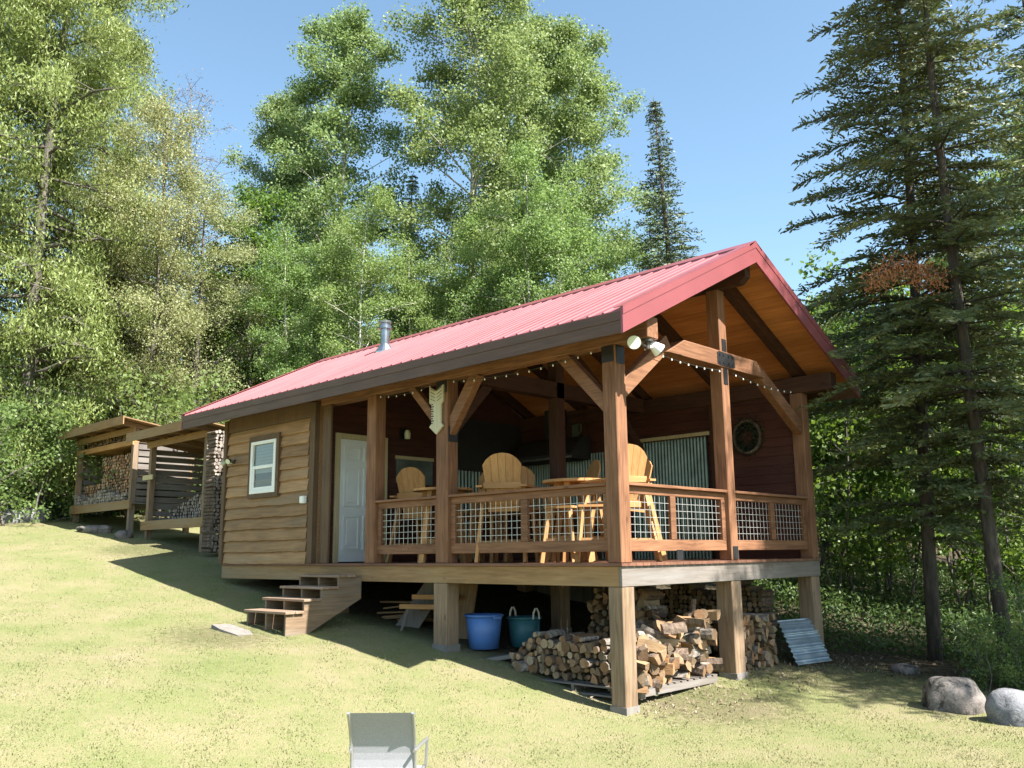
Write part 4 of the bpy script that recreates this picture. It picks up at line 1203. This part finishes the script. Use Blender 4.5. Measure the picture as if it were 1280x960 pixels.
# ================================================================== ground
def ground():
    def axis(lo, hi, a, b, fine):
        near = list(np.arange(a, b + 1e-6, fine)); out = near[:]
        s = fine; v = b
        while v < hi: s *= 1.25; v += s; out.append(min(v, hi))
        s = fine; v = a
        while v > lo: s *= 1.25; v -= s; out.insert(0, max(v, lo))
        return np.array(out)
    X = axis(-420, 420, -24, 12, .35); Y = axis(-420, 420, -12, 12, .35)
    gx, gy = np.meshgrid(X, Y); Z = gz(gx, gy) + .012 * np.sin(gx * 5.1 + gy * 2) * np.sin(gy * 4.3)
    V = np.stack([gx, gy, Z], -1).reshape(-1, 3); nx, ny = len(X), len(Y)
    idx = np.arange(nx * ny).reshape(ny, nx)
    F = np.stack([idx[:-1, :-1], idx[:-1, 1:], idx[1:, 1:], idx[1:, :-1]], -1).reshape(-1, 4)
    me = bpy.data.meshes.new('ground'); me.from_pydata(V.tolist(), [], F.tolist()); me.polygons.foreach_set('use_smooth', [True] * len(me.polygons))
    o = bpy.data.objects.new('ground', me); COL.objects.link(o); tag(o, kind='structure')
    m, nt, out = new_mat('lawn_soil'); L = nt.links.new
    p = N(nt, 'ShaderNodeBsdfPrincipled'); p.inputs['Roughness'].default_value = .95; p.inputs['Specular IOR Level'].default_value = .1
    tc = N(nt, 'ShaderNodeTexCoord')
    n1 = N(nt, 'ShaderNodeTexNoise', i_Scale=.9, i_Detail=7., i_Roughness=.65); L(tc.outputs['Object'], n1.inputs['Vector'])
    n2 = N(nt, 'ShaderNodeTexNoise', i_Scale=11., i_Detail=6., i_Roughness=.7); L(tc.outputs['Object'], n2.inputs['Vector'])
    n3 = N(nt, 'ShaderNodeTexNoise', i_Scale=60., i_Detail=4.); L(tc.outputs['Object'], n3.inputs['Vector'])
    lawn = ramp(nt, [(.30, (.125, .155, .052)), (.45, (.175, .183, .08)), (.57, (.215, .195, .105)), (.67, (.235, .205, .135)), (.76, (.29, .27, .225))])
    a = N(nt, 'ShaderNodeMath', operation='MULTIPLY_ADD'); a.inputs[1].default_value = .35; L(n2.outputs['Fac'], a.inputs[0])
    b = N(nt, 'ShaderNodeMath', operation='MULTIPLY'); b.inputs[1].default_value = .65; L(n1.outputs['Fac'], b.inputs[0]); L(b.outputs[0], a.inputs[2]); L(a.outputs[0], lawn.inputs['Fac'])
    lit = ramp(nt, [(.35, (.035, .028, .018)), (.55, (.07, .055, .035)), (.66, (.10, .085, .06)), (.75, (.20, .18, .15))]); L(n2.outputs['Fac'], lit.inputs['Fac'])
    # wood floor mask from position
    sp = N(nt, 'ShaderNodeSeparateXYZ'); L(tc.outputs['Object'], sp.inputs[0])
    def soft(val, lo, hi):
        r = N(nt, 'ShaderNodeMapRange'); r.inputs[1].default_value = lo; r.inputs[2].default_value = hi; L(val, r.inputs[0]); return r.outputs[0]
    wob = N(nt, 'ShaderNodeMath', operation='MULTIPLY_ADD'); wob.inputs[1].default_value = 2.2; L(n1.outputs['Fac'], wob.inputs[0]); L(sp.outputs['Y'], wob.inputs[2])
    back = soft(wob.outputs[0], 4.6, 6.2)
    wobx = N(nt, 'ShaderNodeMath', operation='MULTIPLY_ADD'); wobx.inputs[1].default_value = 1.5; L(n1.outputs['Fac'], wobx.inputs[0]); L(sp.outputs['X'], wobx.inputs[2])
    far = soft(wobx.outputs[0], -19.5, -21.5)
    mx = N(nt, 'ShaderNodeMath', operation='MAXIMUM'); L(back, mx.inputs[0]); L(far, mx.inputs[1])
    # bare dirt under the cabin
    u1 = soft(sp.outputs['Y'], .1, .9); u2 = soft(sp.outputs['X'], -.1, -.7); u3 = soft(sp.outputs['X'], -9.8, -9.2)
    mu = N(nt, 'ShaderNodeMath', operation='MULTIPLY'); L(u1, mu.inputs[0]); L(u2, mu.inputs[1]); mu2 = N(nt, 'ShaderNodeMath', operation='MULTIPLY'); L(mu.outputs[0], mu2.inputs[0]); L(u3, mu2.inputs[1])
    for (cx, cy, rad) in ((-5.6, -2.0, 1.1), (.35, 1.3, 1.3), (.6, 3.9, 1.5), (-13.5, .8, 1.6)):
        vd = N(nt, 'ShaderNodeVectorMath', operation='DISTANCE'); cmb = N(nt, 'ShaderNodeCombineXYZ'); L(sp.outputs['X'], cmb.inputs[0]); L(sp.outputs['Y'], cmb.inputs[1])
        L(cmb.outputs[0], vd.inputs[0]); vd.inputs[1].default_value = (cx, cy, 0)
        wd = N(nt, 'ShaderNodeMath', operation='MULTIPLY_ADD'); wd.inputs[1].default_value = 2.4; L(n2.outputs['Fac'], wd.inputs[0]); L(vd.outputs['Value'], wd.inputs[2])
        sf = soft(wd.outputs[0], rad + 1.2, rad + .5); ml = N(nt, 'ShaderNodeMath', operation='MULTIPLY'); ml.inputs[1].default_value = .45; L(sf, ml.inputs[0])
        m9 = N(nt, 'ShaderNodeMath', operation='MAXIMUM'); L(mx.outputs[0], m9.inputs[0]); L(ml.outputs[0], m9.inputs[1]); mx = m9
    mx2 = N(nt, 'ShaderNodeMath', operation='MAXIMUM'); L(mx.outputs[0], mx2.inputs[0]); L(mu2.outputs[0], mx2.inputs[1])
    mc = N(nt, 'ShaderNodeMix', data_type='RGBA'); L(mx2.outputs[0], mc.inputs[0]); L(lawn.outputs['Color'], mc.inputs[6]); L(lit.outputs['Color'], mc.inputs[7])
    L(mc.outputs[2], p.inputs['Base Color'])
    bp = N(nt, 'ShaderNodeBump', i_Strength=.9, i_Distance=.03); L(n3.outputs['Fac'], bp.inputs['Height']); L(bp.outputs['Normal'], p.inputs['Normal'])
    L(p.outputs['BSDF'], out.inputs['Surface']); me.materials.append(m)


ground()


def visible_xy(n, d0, d1, p0, p1, pw=1.):
    d = d0 + (d1 - d0) * RNG.random(n) ** pw; px = RNG.uniform(p0, p1, n)
    q = CAM_P[None] + np.stack([(px - 640) / FOCAL * d, np.full(n, -.1937) * d, -d], 1) @ CAM_R.T
    return q[:, 0], q[:, 1]


def grass():
    x, y = visible_xy(200000, 5.5, 27, -120, 1400, 1.25)
    patch = np.sin(x * 1.9 + y * .7) + np.sin(y * 2.3 - x) + RNG.normal(0, .8, len(x))
    keep = ~((x < -.2) & (x > -9.3) & (y > .25)) & (y < 4.6 + .5 * np.sin(x * 2)) & (x > -20) & (patch > -1.7) & ~((x < -12.3) & (y > 1.2))
    x, y = x[keep], y[keep]; n = len(x)
    z = gz(x, y) + .012 * np.sin(x * 5.1 + y * 2) * np.sin(y * 4.3)
    h = RNG.uniform(.008, .022, n) * (1 + 1.3 * (RNG.random(n) < .02)); w = RNG.uniform(.004, .009, n)
    a = RNG.uniform(0, 2 * np.pi, n); tx, ty = RNG.normal(0, .5, n) * h, RNG.normal(0, .5, n) * h
    b0 = np.stack([x - w * np.cos(a), y - w * np.sin(a), z - .004], 1); b1 = np.stack([x + w * np.cos(a), y + w * np.sin(a), z - .004], 1)
    t = np.stack([x + tx, y + ty, z + h], 1)
    V = np.stack([b0, b1, t], 1).reshape(-1, 3)
    o = quads_object('lawn_grass', V, leafmat('grass_blade', (.185, .208, .088), (.252, .248, .128), trans=.4, hue_var=0, odd=(.29, .265, .17)), k=3)
    tag(o, 'short pale dry lawn grass on the slope in front of the cabin', 'grass', None, 'stuff')


grass()

# ================================================================== foliage generators
def unit(v): return v / (np.linalg.norm(v, axis=-1, keepdims=True) + 1e-9)


def leaf_quads(C, size, aspect=.6, droop=0., rng=RNG, D=None, flat=0.):
    n = len(C)
    if D is None: D = rng.normal(0, 1, (n, 3)); D[:, 2] -= droop
    D = unit(D); Nn = rng.normal(0, 1, (n, 3)); Nn[:, 2] += flat
    W = unit(np.cross(D, Nn)); s = (size * rng.uniform(.65, 1.25, n))[:, None]
    return np.stack([C - D * s * .5, C + W * s * aspect * .5, C + D * s * .5, C - W * s * aspect * .5], 1).reshape(-1, 3)


def decid(seed, H, R, base, nl, per, leaf, clump, trunk_r, shape=.55, gap=0., multi=1, sub=4, lean_=.02, aspect=.74, dr=.35, flat=.55, els=(.2, .95), tip=.10, zs=.7, fuzz=.11):
    """broadleaf: trunk with limbs, limbs with twigs, flat leaf layers on the twigs; returns trunk MB and leaf vertices"""
    rng = np.random.default_rng(seed); tm = MB(); cl = []
    for st_ in range(multi):
        off = np.array([0., 0, 0]) if multi == 1 else np.array([rng.normal(0, .3), rng.normal(0, .3), 0])
        lean = rng.normal(0, lean_, 2) if multi == 1 else rng.normal(0, .05 if H > 9 else .12, 2)
        hs = np.linspace(0, 1, 10); path = np.stack([off[0] + lean[0] * H * hs + .10 * np.sin(hs * 7 + seed), off[1] + lean[1] * H * hs + .10 * np.sin(hs * 6 + 2 * seed), H * .97 * hs - .15], 1)
        tr = trunk_r * (1 - hs) ** .8 + .012; tr[0] *= 1.25
        tm.tube(path, tr / (1 if multi == 1 else 1.6), 9)
        n_l = nl // multi
        for i in range(n_l):
            t = base + (1 - base) * ((i + rng.random()) / n_l); u = (t - base) / (1 - base)
            prof = math.sin(math.pi * (u * .84 + .13)) ** .7
            L = R * prof * rng.uniform(.4, 1.2) + .25; az = i * 2.4 + rng.normal(0, .5); el = rng.uniform(*els)
            p0 = np.array([np.interp(t, hs, path[:, k]) for k in range(3)])
            d = np.array([math.cos(az) * math.cos(el), math.sin(az) * math.cos(el), math.sin(el)])
            f = lambda q: p0 + d * L * q + np.array([0, 0, -tip * L * q * q])
            r0 = max(.012, trunk_r * (1 - t) * .5); tm.tube([f(0), f(.55), f(1)], [r0, r0 * .6, .008], 5, cap=False)
            cl.append((f(1.), clump * rng.uniform(.6, 1.1)))
            for k in range(sub if L > .9 else 2):
                if rng.random() < gap: continue
                q = rng.uniform(.35, .98); sd = rng.normal(0, 1, 3); sd[2] = rng.uniform(-.15, .6); sd /= np.linalg.norm(sd)
                ln = (.18 + .30 * L * (1.15 - q)) * rng.uniform(.6, 1.4); e = f(q) + sd * ln
                tm.tube([f(q), e], [max(.006, r0 * .35), .004], 4, cap=False)
                cl.append((e, clump * rng.uniform(.5, 1.1)))
    pts = []
    for c, r in cl:
        n = max(6, int(per * (r / clump) ** 2)); q = rng.normal(0, 1, (n, 3)); q = unit(q) * (rng.random(n) ** .55)[:, None] * r; q[:, 2] *= zs
        pts.append(c + q + rng.normal(0, fuzz, (n, 3)))
    C = np.concatenate(pts)
    return tm, leaf_quads(C, leaf, aspect, dr, rng, flat=flat)


def conifer(seed, H, R, base, step, tuft, twl, trunk_r, lat=.34, vr=(.6, 1.15), chaos=.35, droop=.25, spire=1., gap=.1, nb=6, lift=.25, dead=0., hang=0., width=.2):
    rng = np.random.default_rng(seed); tm = MB(); C = []; D = []
    hs = np.linspace(0, 1, 9); lean = rng.normal(0, .012, 2)
    path = np.stack([lean[0] * H * hs + .05 * np.sin(hs * 5 + seed), lean[1] * H * hs + .05 * np.sin(hs * 4), H * hs - .12], 1)
    tm.tube(path, trunk_r * (1 - hs) ** .85 + .012, 10)
    z = base * H
    while z < H - .12:
        u = (z - base * H) / (H * (1 - base)); az0 = rng.uniform(0, 6.28)
        for k in range(nb):
            if rng.random() < gap: continue
            az = az0 + 2 * math.pi * k / nb + rng.normal(0, .25)
            L = R * ((1 - u) ** spire) * rng.uniform(*vr) * (min(1., .55 + u * 3)) + .12
            p0 = np.array([np.interp(z / H, hs, path[:, q]) for q in range(3)])
            h = np.array([math.cos(az), math.sin(az), 0]); sd = np.array([-math.sin(az), math.cos(az), 0])
            f = lambda s: p0 + h * (L * s) + np.array([0, 0, L * (lift * s - droop * s * s)])
            tm.tube([f(0), f(.5), f(1)], [max(.006, .011 * L), .007, .003], 4, cap=False)
            if u < dead and rng.random() < .7: continue
            nt_ = max(4, int(L / twl * 2.6))
            for s in np.linspace(.14, 1, nt_):
                c0 = f(s)
                for sg_ in (-1, 1):
                    tl = (lat * L * (1 - .62 * s) + .12) * rng.uniform(.7, 1.2)
                    d = sd * sg_ * .8 + h * .65 + np.array([0, 0, -.12 - hang + rng.normal(0, .15)]); d /= np.linalg.norm(d)
                    m = max(2, int(tl / (tuft * .55)))
                    tt = (np.arange(m) + .5) / m * tl
                    C.append(c0 + d * tt[:, None] + np.stack([np.zeros(m), np.zeros(m), -hang * tt * tt * 1.2], 1)); D.append(np.tile(d + np.array([0, 0, -hang]), (m, 1)) + rng.normal(0, chaos, (m, 3)))
        z += step * rng.uniform(.75, 1.25)
    C = np.concatenate(C); D = np.concatenate(D)
    return tm, leaf_quads(C, tuft, width, 0, rng, D)


def tree_proto(name, gen, bark, leafm, label, cat='tree'):
    tm, V = gen
    e = empty(name, (0, 0, 0), 0, label, cat)
    tm.build('trunk', bark, e, smooth=True)
    quads_object('crown', V, leafm, e)
    return e


B_ASPEN = barkmat('bark_aspen', (.10, .09, .075), (.40, .38, .33), 3.2, white=True)
B_DARK = barkmat('bark_dark', (.035, .028, .022), (.10, .08, .065), 7)
B_GREY = barkmat('bark_grey', (.05, .045, .038), (.15, .13, .11), 7)
L_ASPEN = leafmat('leaf_aspen', (.115, .185, .06), (.275, .35, .145), trans=.45)
L_ASPEN2 = leafmat('leaf_birch', (.12, .195, .06), (.255, .345, .12), trans=.48)
L_PALE = leafmat('leaf_pale', (.20, .23, .085), (.34, .35, .18), trans=.42)
L_MAPLE = leafmat('leaf_maple', (.055, .115, .02), (.17, .25, .06), trans=.5)
L_FIR = leafmat('needle_fir', (.05, .082, .034), (.165, .185, .07), trans=.24, odd=(.25, .245, .10))
L_SPRUCE = leafmat('needle_spruce', (.04, .07, .034), (.125, .155, .07), trans=.1)
L_CEDAR = leafmat('needle_cedar', (.125, .175, .045), (.29, .335, .115), trans=.4, odd=(.36, .34, .17))
L_BUSH = leafmat('leaf_bush', (.085, .15, .036), (.21, .285, .10), trans=.52)
L_UNDER = leafmat('leaf_under', (.035, .07, .018), (.10, .15, .045), trans=.4)
L_DEAD = leafmat('needle_dead', (.30, .11, .04), (.52, .24, .11), trans=.2)
L_BUD = leafmat('leaf_bud', (.16, .12, .09), (.26, .21, .15), trans=.3)

used = set()


def place(proto, px, d, label, s=1., rz=None, sz=None, group=None, cat=None, lean=0., name=None):
    if proto.name in used:
        o = copy_tree(proto)
        if 'group' in o.keys(): del o['group']
    else: o = proto; used.add(proto.name)
    x, y = at(px, d); o.location = (x, y, g(x, y) - .05)
    o.scale = (s, s, sz or s); o.rotation_euler = (lean, 0, random.uniform(0, 6.28) if rz is None else rz)
    o['label'] = label
    if group: o['group'] = group
    return o


# --- prototypes
aspA = tree_proto('aspen_tree', decid(1, 22, 3.5, .22, 76, 175, .12, .68, .16, gap=.05, sub=8), B_ASPEN, L_ASPEN, 'a')
aspB = tree_proto('aspen_tree', decid(2, 25, 4.2, .22, 88, 185, .122, .72, .19, gap=.05, sub=8), B_ASPEN, L_ASPEN, 'a')
aspC = tree_proto('birch_tree', decid(3, 15, 2.8, .16, 62, 150, .10, .60, .11, multi=2, gap=.05, sub=7), B_ASPEN, L_ASPEN2, 'a')
palA = tree_proto('pale_ash_tree', decid(4, 14, 2.9, .10, 66, 120, .075, .58, .12, gap=.08, sub=8), B_GREY, L_PALE, 'a')
bare = tree_proto('bare_tree', decid(5, 20, 2.8, .35, 64, 5, .08, .5, .14, sub=6), B_GREY, L_BUD, 'a')
mapA = tree_proto('maple_sapling', decid(6, 7.5, 2.0, .12, 36, 62, .125, .46, .045, multi=3), B_GREY, L_MAPLE, 'a')
mapB = tree_proto('maple_tree', decid(7, 12, 2.5, .14, 52, 100, .12, .56, .085, multi=2, gap=.1), B_GREY, L_MAPLE, 'a')
bushA = tree_proto('leafy_bush', decid(8, 2.6, 1.1, .05, 24, 60, .085, .34, .03, multi=4, sub=3), B_GREY, L_BUSH, 'a', 'bush')
firA = tree_proto('fir_tree', conifer(11, 17, 2.1, .12, .35, .115, .125, .105, lat=.22, vr=(.4, 1.3), droop=.34, spire=.58, gap=.17, lift=.20, nb=7, width=.34), B_DARK, L_FIR, 'a')
firB = tree_proto('fir_tree', conifer(12, 16, 1.9, .16, .38, .115, .13, .10, lat=.21, vr=(.4, 1.3), droop=.36, spire=.55, gap=.26, lift=.16, nb=7, width=.34), B_DARK, L_FIR, 'a')
sprA = tree_proto('spruce_tree', conifer(13, 17, 2.3, .05, .27, .15, .22, .15, droop=.30, spire=1.0, vr=(.45, 1.2), gap=.12, lift=.2, width=.34, nb=7), B_DARK, L_SPRUCE, 'a')
cedA = tree_proto('cedar_tree', decid(14, 23, 3.5, .05, 120, 170, .15, .62, .24, sub=8, gap=.06, aspect=.30, dr=1.5, flat=.2, els=(-.1, .5), tip=.32, zs=1.15, fuzz=.13), B_GREY, L_CEDAR, 'a')

# --- right hand firs beside the cabin
f1 = place(firA, 1161, 14.2, 'tall dark fir nearest the cabin, its trunk rising just beyond the gable', 1., rz=.4)
f1.rotation_euler = (0, .03, .4)
place(firB, 1245, 13.0, 'tall fir with sunlit yellow green upper branches standing behind the boulders', 1., rz=2.2)
place(firB, 1362, 19, 'dense dark fir closing the wood behind the last boulder', 1.05, rz=4.)
# out of view: one throws the gable's shade, one added to darken the undergrowth
for (x, y, pr, s) in ((7.6, 5.5, firA, 1.25), (10.2, 8.2, firB, 1.1)):
    o = copy_tree(pr); o.location = (x, y, g(x, y) - .05); o.scale = (s,) * 3; o.rotation_euler = (0, 0, x * 3); o['label'] = 'tall dark fir out of view east of the cabin, placed for its shade'; o['group'] = 'firs east of the cabin'
# dead orange branch hanging in the nearest firs
x, y = at(1168, 12.0); zc = .12 + (690 - 336) / FOCAL * 12.0
e = empty('dead_branch', (x, y, zc), 0, 'dead orange brown fir branch caught between the two tall firs', 'branch')
cx_, cy_ = CAM_R[0, 0], CAM_R[1, 0]
m = MB(); pts = [(cx_ * t, cy_ * t, .22 - .55 * (t + .1) ** 2 + (.0 if t > -.3 else -.1)) for t in np.linspace(-.5, .45, 8)]; m.tube(pts, [.008 + .008 * i / 7 for i in range(8)], 6); m.build('stem', B_GREY, e)
Cc = np.array(pts)[RNG.integers(0, 8, 1500)] + RNG.normal(0, 1, (1500, 3)) * np.array([.08, .08, .08]) + np.stack([cx_ * RNG.uniform(-.08, .08, 1500), cy_ * RNG.uniform(-.08, .08, 1500), -RNG.random(1500) ** 2 * .28], 1)
quads_object('needles', leaf_quads(Cc, .06, .22, 1.2), L_DEAD, e)

# --- spire behind the roof and dark spruces among the aspens
place(sprA, 868, 29, 'slender spruce spire rising alone behind the roof ridge', 1.05, sz=.965)
place(sprA, 492, 40, 'dark narrow spruce in the gap between the two big aspens', 1.0, sz=.98)
place(sprA, 522, 46, 'dark spruce farther back in the same gap between aspens', 1.05, sz=1.02)
place(sprA, 318, 34, 'dark spruce half hidden under the aspen beside the stove pipe', .95, sz=.62)
place(sprA, 245, 36, 'dark spruce behind the roof corner beside the pale ash', 1., sz=.5)
place(sprA, 640, 44, 'dark spruce behind the trunk of the largest aspen', 1.1, sz=.8)
# --- aspens behind the cabin
place(aspA, 412, 35, 'tall pale aspen with a white trunk to the left of the stove pipe', 1.0, rz=.5)
place(aspB, 592, 33, 'largest bright green aspen with forked trunk behind the middle of the roof', 1.0, rz=1.)
place(aspA, 735, 34, 'tall open aspen with ragged top left of the spruce spire', .96, rz=2.6)
place(mapB, 305, 31, 'dark green maple rising behind the low end of the roof', 1.02, rz=1.)
place(aspC, 790, 31, 'rounded green birch under the spruce spire at the ridge', .78, rz=2.)
place(aspC, 700, 28, 'leafy birch right behind the ridge of the roof', .86, rz=3.)
place(aspC, 545, 30, 'light green birch leaning over the middle of the ridge', .66, rz=5.)
place(aspC, 458, 28, 'birch with layered leaves just left of the stove pipe', .72, rz=4.2)
place(mapB, 262, 32, 'deep green maple behind the woodsheds and roof corner', .85, rz=.3)
place(palA, 178, 27.5, 'pale yellow green ash with fine foliage behind the woodsheds', .88, rz=.2, sz=1.02)
place(palA, 130, 29, 'second pale ash with thin foliage beside the cedar', .8, rz=2.2)
place(palA, 228, 28.5, 'smaller pale ash at the end of the roof', .85, rz=3.2)
place(bare, 222, 46, 'nearly bare budding tree against the sky behind the pale ash', 1.2, rz=.6)
place(bare, 176, 48, 'second bare budding tree above the pale ash tops', 1.2, rz=1.9)
place(aspB, 660, 38, 'tall aspen filling the space behind the largest aspen', .98, rz=4.)
place(aspA, 345, 39, 'tall aspen behind the white trunked aspen', .88, rz=3.)
place(aspC, 378, 29, 'birch in front of the white aspen trunk', .66, rz=5.6)
place(aspC, 620, 29, 'light green birch under the largest aspen at the ridge', .74, rz=1.6)
# --- cedars at the left
place(cedA, 14, 26.5, 'large drooping yellow green cedar at the far end of the lawn', 1.0, rz=.9)
place(cedA, 80, 31, 'second drooping cedar behind the large one, beside the far woodshed', .86, rz=2.9)
place(cedA, -62, 27, 'third drooping cedar behind the large one, out at the edge', 1.0, rz=4.)
place(cedA, 128, 34, 'cedar deep behind the far woodshed', .55, rz=4.4)
# --- bushes
GB = 'bushes along the edge of the wood'
for k, (px, d, s, pr, lab) in enumerate((
    (20, 24.5, 1.2, bushA, 'round leafy bush behind the pale boulder'), (72, 28.5, 1.3, bushA, 'leafy bush beside the outer leg of the far woodshed'), (-40, 24, 1.2, bushA, 'leafy bush under the outermost cedar'),
    (50, 27, 1.5, bushA, 'taller bush behind the pale boulder bush'), (110, 28, 1.6, bushA, 'bush behind the roof of the far woodshed'), (170, 27, 1.6, bushA, 'bush behind the gap between the woodsheds'), (225, 25.5, 1.5, bushA, 'bush behind the roof of the nearer woodshed'),
    (1225, 11.6, .32, bushA, 'little fern green bush between the two boulders'), (1282, 11.6, .5, bushA, 'green bush behind the smooth boulder'), (985, 19, .8, bushA, 'bush seen under the deck beyond the log stack'))):
    place(pr, px, d, lab, s, rz=k * 1.3)
# --- saplings in the wood on the right
for k, (px, d, s, pr, lab) in enumerate((
    (1040, 19.5, 1., mapA, 'slender maple sapling with backlit leaves just right of the gable'), (1085, 21.5, 1.05, mapA, 'maple sapling with dark thin stem right of the gable'), (1125, 20, .9, mapA, 'maple sapling left of the nearest fir trunk'),
    (1195, 19, .9, mapA, 'maple sapling in the gap between the two fir trunks'), (1262, 18, .85, mapA, 'maple sapling right of the boulder fir trunk'), (1015, 23, 1.1, mapA, 'maple sapling half hidden by the far porch post'),
    (1060, 26, .72, mapB, 'maple with yellow green top above the eave of the gable'), (1120, 29, .75, mapB, 'maple behind the nearest fir'), (1185, 27, .58, mapB, 'maple behind the gap of the two firs'), (1250, 25, .95, mapB, 'maple behind the boulder fir'),
    (1150, 33, .78, mapB, 'maple deep in the wood behind the nearest fir'), (1225, 36, .8, mapB, 'maple deep in the wood behind the boulder fir'), (985, 30, .72, mapB, 'maple behind the gable peak'), (1075, 36, .8, mapB, 'maple deep in the wood right of the gable'), (1085, 24, .62, mapB, 'low maple in the gap between the gable and the nearest fir'), (1205, 23, .6, mapB, 'low maple framed by the two tall fir trunks'), (1290, 22, .62, mapB, 'low maple behind the smooth boulder'), (1030, 27, .6, mapB, 'low maple beyond the far porch post'), (1345, 30, 1.2, aspC, 'birch behind the last fir'))):
    place(pr, px, d, lab, s, rz=k * 2.1)
# --- the wood behind: distinct rows but nothing sets one trunk apart from the next
GF = 'far trees of the wood behind the cabin'
rdf = random.Random(3)
k = 0
for px in range(-160, 1460, 62):
    gapsky = 800 < px < 1040
    for d, hmax in ((44, .55), (56, .6)):
        pr = rdf.choice([mapB, aspC, sprA, mapB, aspC])
        s = rdf.uniform(.85, 1.1) * (d / 44) * (.55 if gapsky else 1.)
        place(pr, px + rdf.uniform(-25, 25), d + rdf.uniform(-4, 4), 'tree in the dense far wood behind the cabin and sheds', s, sz=s * rdf.uniform(.6, .8), group=GF)
# trees to the left and behind the viewer's left so that the wood goes on
for (x, y, pr, s) in ((-30, -6, cedA, 1.), (-33, -11, aspC, 1.), (-38, -3, mapB, 1.1), (-40, -16, palA, 1.)):
    o = copy_tree(pr); o.location = (x, y, g(x, y)); o.scale = (s,) * 3; o['label'] = 'tree at the far western edge of the lawn'; o['group'] = 'trees at the western edge'

# undergrowth: ferns and seedlings nobody could count
def ground_cover(n, d0, d1, p0, p1, name, label, cond, hh=.35, leaf=.09, mat=L_UNDER):
    x, y = visible_xy(n, d0, d1, p0, p1); k = cond(x, y); x, y = x[k], y[k]
    cl = 7; x = np.repeat(x, cl) + RNG.normal(0, .13, len(x) * cl); y = np.repeat(y, cl) + RNG.normal(0, .13, len(y) * cl)
    C = np.stack([x, y, gz(x, y) + RNG.random(len(x)) ** 1.5 * hh], 1)
    o = quads_object(name, leaf_quads(C, leaf, .5, 0, flat=1.5), mat); tag(o, label, 'undergrowth', None, 'stuff')
ground_cover(6500, 11.5, 30, 930, 1420, 'undergrowth', 'ferns and seedlings covering the shaded forest floor', lambda x, y: (y > 5.9 + .6 * np.sin(x * 1.7)) | ((x > 2.2) & (y > 4.2)), .45, .09)
ground_cover(5000, 20, 34, -160, 300, 'undergrowth', 'weeds along the edge of the wood behind the woodsheds', lambda x, y: ((x < -21) | (y > 4.4)) , .6, .10)
x, y = visible_xy(5200, 10.5, 30, 900, 1420); k = (y > 4.3); x, y = x[k], y[k]
C = np.stack([x, y, gz(x, y) + .012], 1)
o = quads_object('leaf_litter', leaf_quads(C, .07, .6, 0, flat=4.), leafmat('litter', (.05, .032, .018), (.15, .11, .065), trans=.1, odd=(.30, .28, .25))); tag(o, 'dead leaves scattered over the forest floor', 'leaf litter', None, 'stuff')
# wood chips and bark crumbs around the log heap
x = RNG.normal(.15, .4, 900); y = RNG.uniform(.1, 5.3, 900); k = (x > -1.2); x, y = x[k], y[k]
C = np.stack([x, y, gz(x, y) + .02], 1)
o = quads_object('wood_chips', leaf_quads(C, .05, .4, 0, flat=3.), leafmat('chips', (.11, .08, .05), (.26, .20, .15), trans=.0, odd=(.36, .32, .28))); tag(o, 'pale bark and wood chips on the ground beside the log heap', 'wood chips', None, 'stuff')

# ================================================================== light, sky, camera
sun_dir = Vector((1., .106, 1.17)).normalized()
sl_ = bpy.data.lights.new('sun', 'SUN'); sl_.energy = 5.0; sl_.angle = R_(.53); sl_.color = (1., .955, .88)
so_ = bpy.data.objects.new('sun', sl_); COL.objects.link(so_); so_.rotation_euler = sun_dir.to_track_quat('Z', 'Y').to_euler(); so_.location = (20, 2, 25)
w = bpy.data.worlds.new('World'); S.world = w; w.use_nodes = True
nt = w.node_tree; bg = nt.nodes['Background']
sk_ = nt.nodes.new('ShaderNodeTexSky'); sk_.sky_type = 'NISHITA'; sk_.sun_disc = False
sk_.sun_elevation = math.asin(sun_dir.z); sk_.sun_rotation = math.atan2(sun_dir.x, sun_dir.y)
sk_.air_density = 1.0; sk_.dust_density = 1.4; sk_.ozone_density = .5; sk_.altitude = 400
tn = nt.nodes.new('ShaderNodeMix'); tn.data_type = 'RGBA'; tn.blend_type = 'MULTIPLY'; tn.inputs[0].default_value = 1.; tn.inputs[7].default_value = (.90, 1., .94, 1)
nt.links.new(sk_.outputs[0], tn.inputs[6]); nt.links.new(tn.outputs[2], bg.inputs['Color']); bg.inputs['Strength'].default_value = .088

cam = bpy.data.cameras.new('camera'); co = bpy.data.objects.new('camera', cam); COL.objects.link(co)
mt = Matrix([[*CAM_R[0], CAM_P[0]], [*CAM_R[1], CAM_P[1]], [*CAM_R[2], CAM_P[2]], [0, 0, 0, 1]])
co.matrix_world = mt
cam.sensor_width = 36; cam.sensor_fit = 'HORIZONTAL'; cam.lens = 36 * FOCAL / 1280; cam.clip_end = 2000; cam.clip_start = .1
S.camera = co
S.view_settings.view_transform = 'Standard'; S.view_settings.look = 'None'; S.view_settings.gamma = 1.; S.view_settings.exposure = 1.86
S.view_settings.use_curve_mapping = False
S.render.resolution_x, S.render.resolution_y = 1024, 768
S.cycles.max_bounces = 6; S.cycles.diffuse_bounces = 4; S.cycles.glossy_bounces = 3; S.cycles.transmission_bounces = 4; S.cycles.transparent_max_bounces = 6
S.cycles.use_denoising = True
S.cycles.caustics_reflective = False; S.cycles.caustics_refractive = False
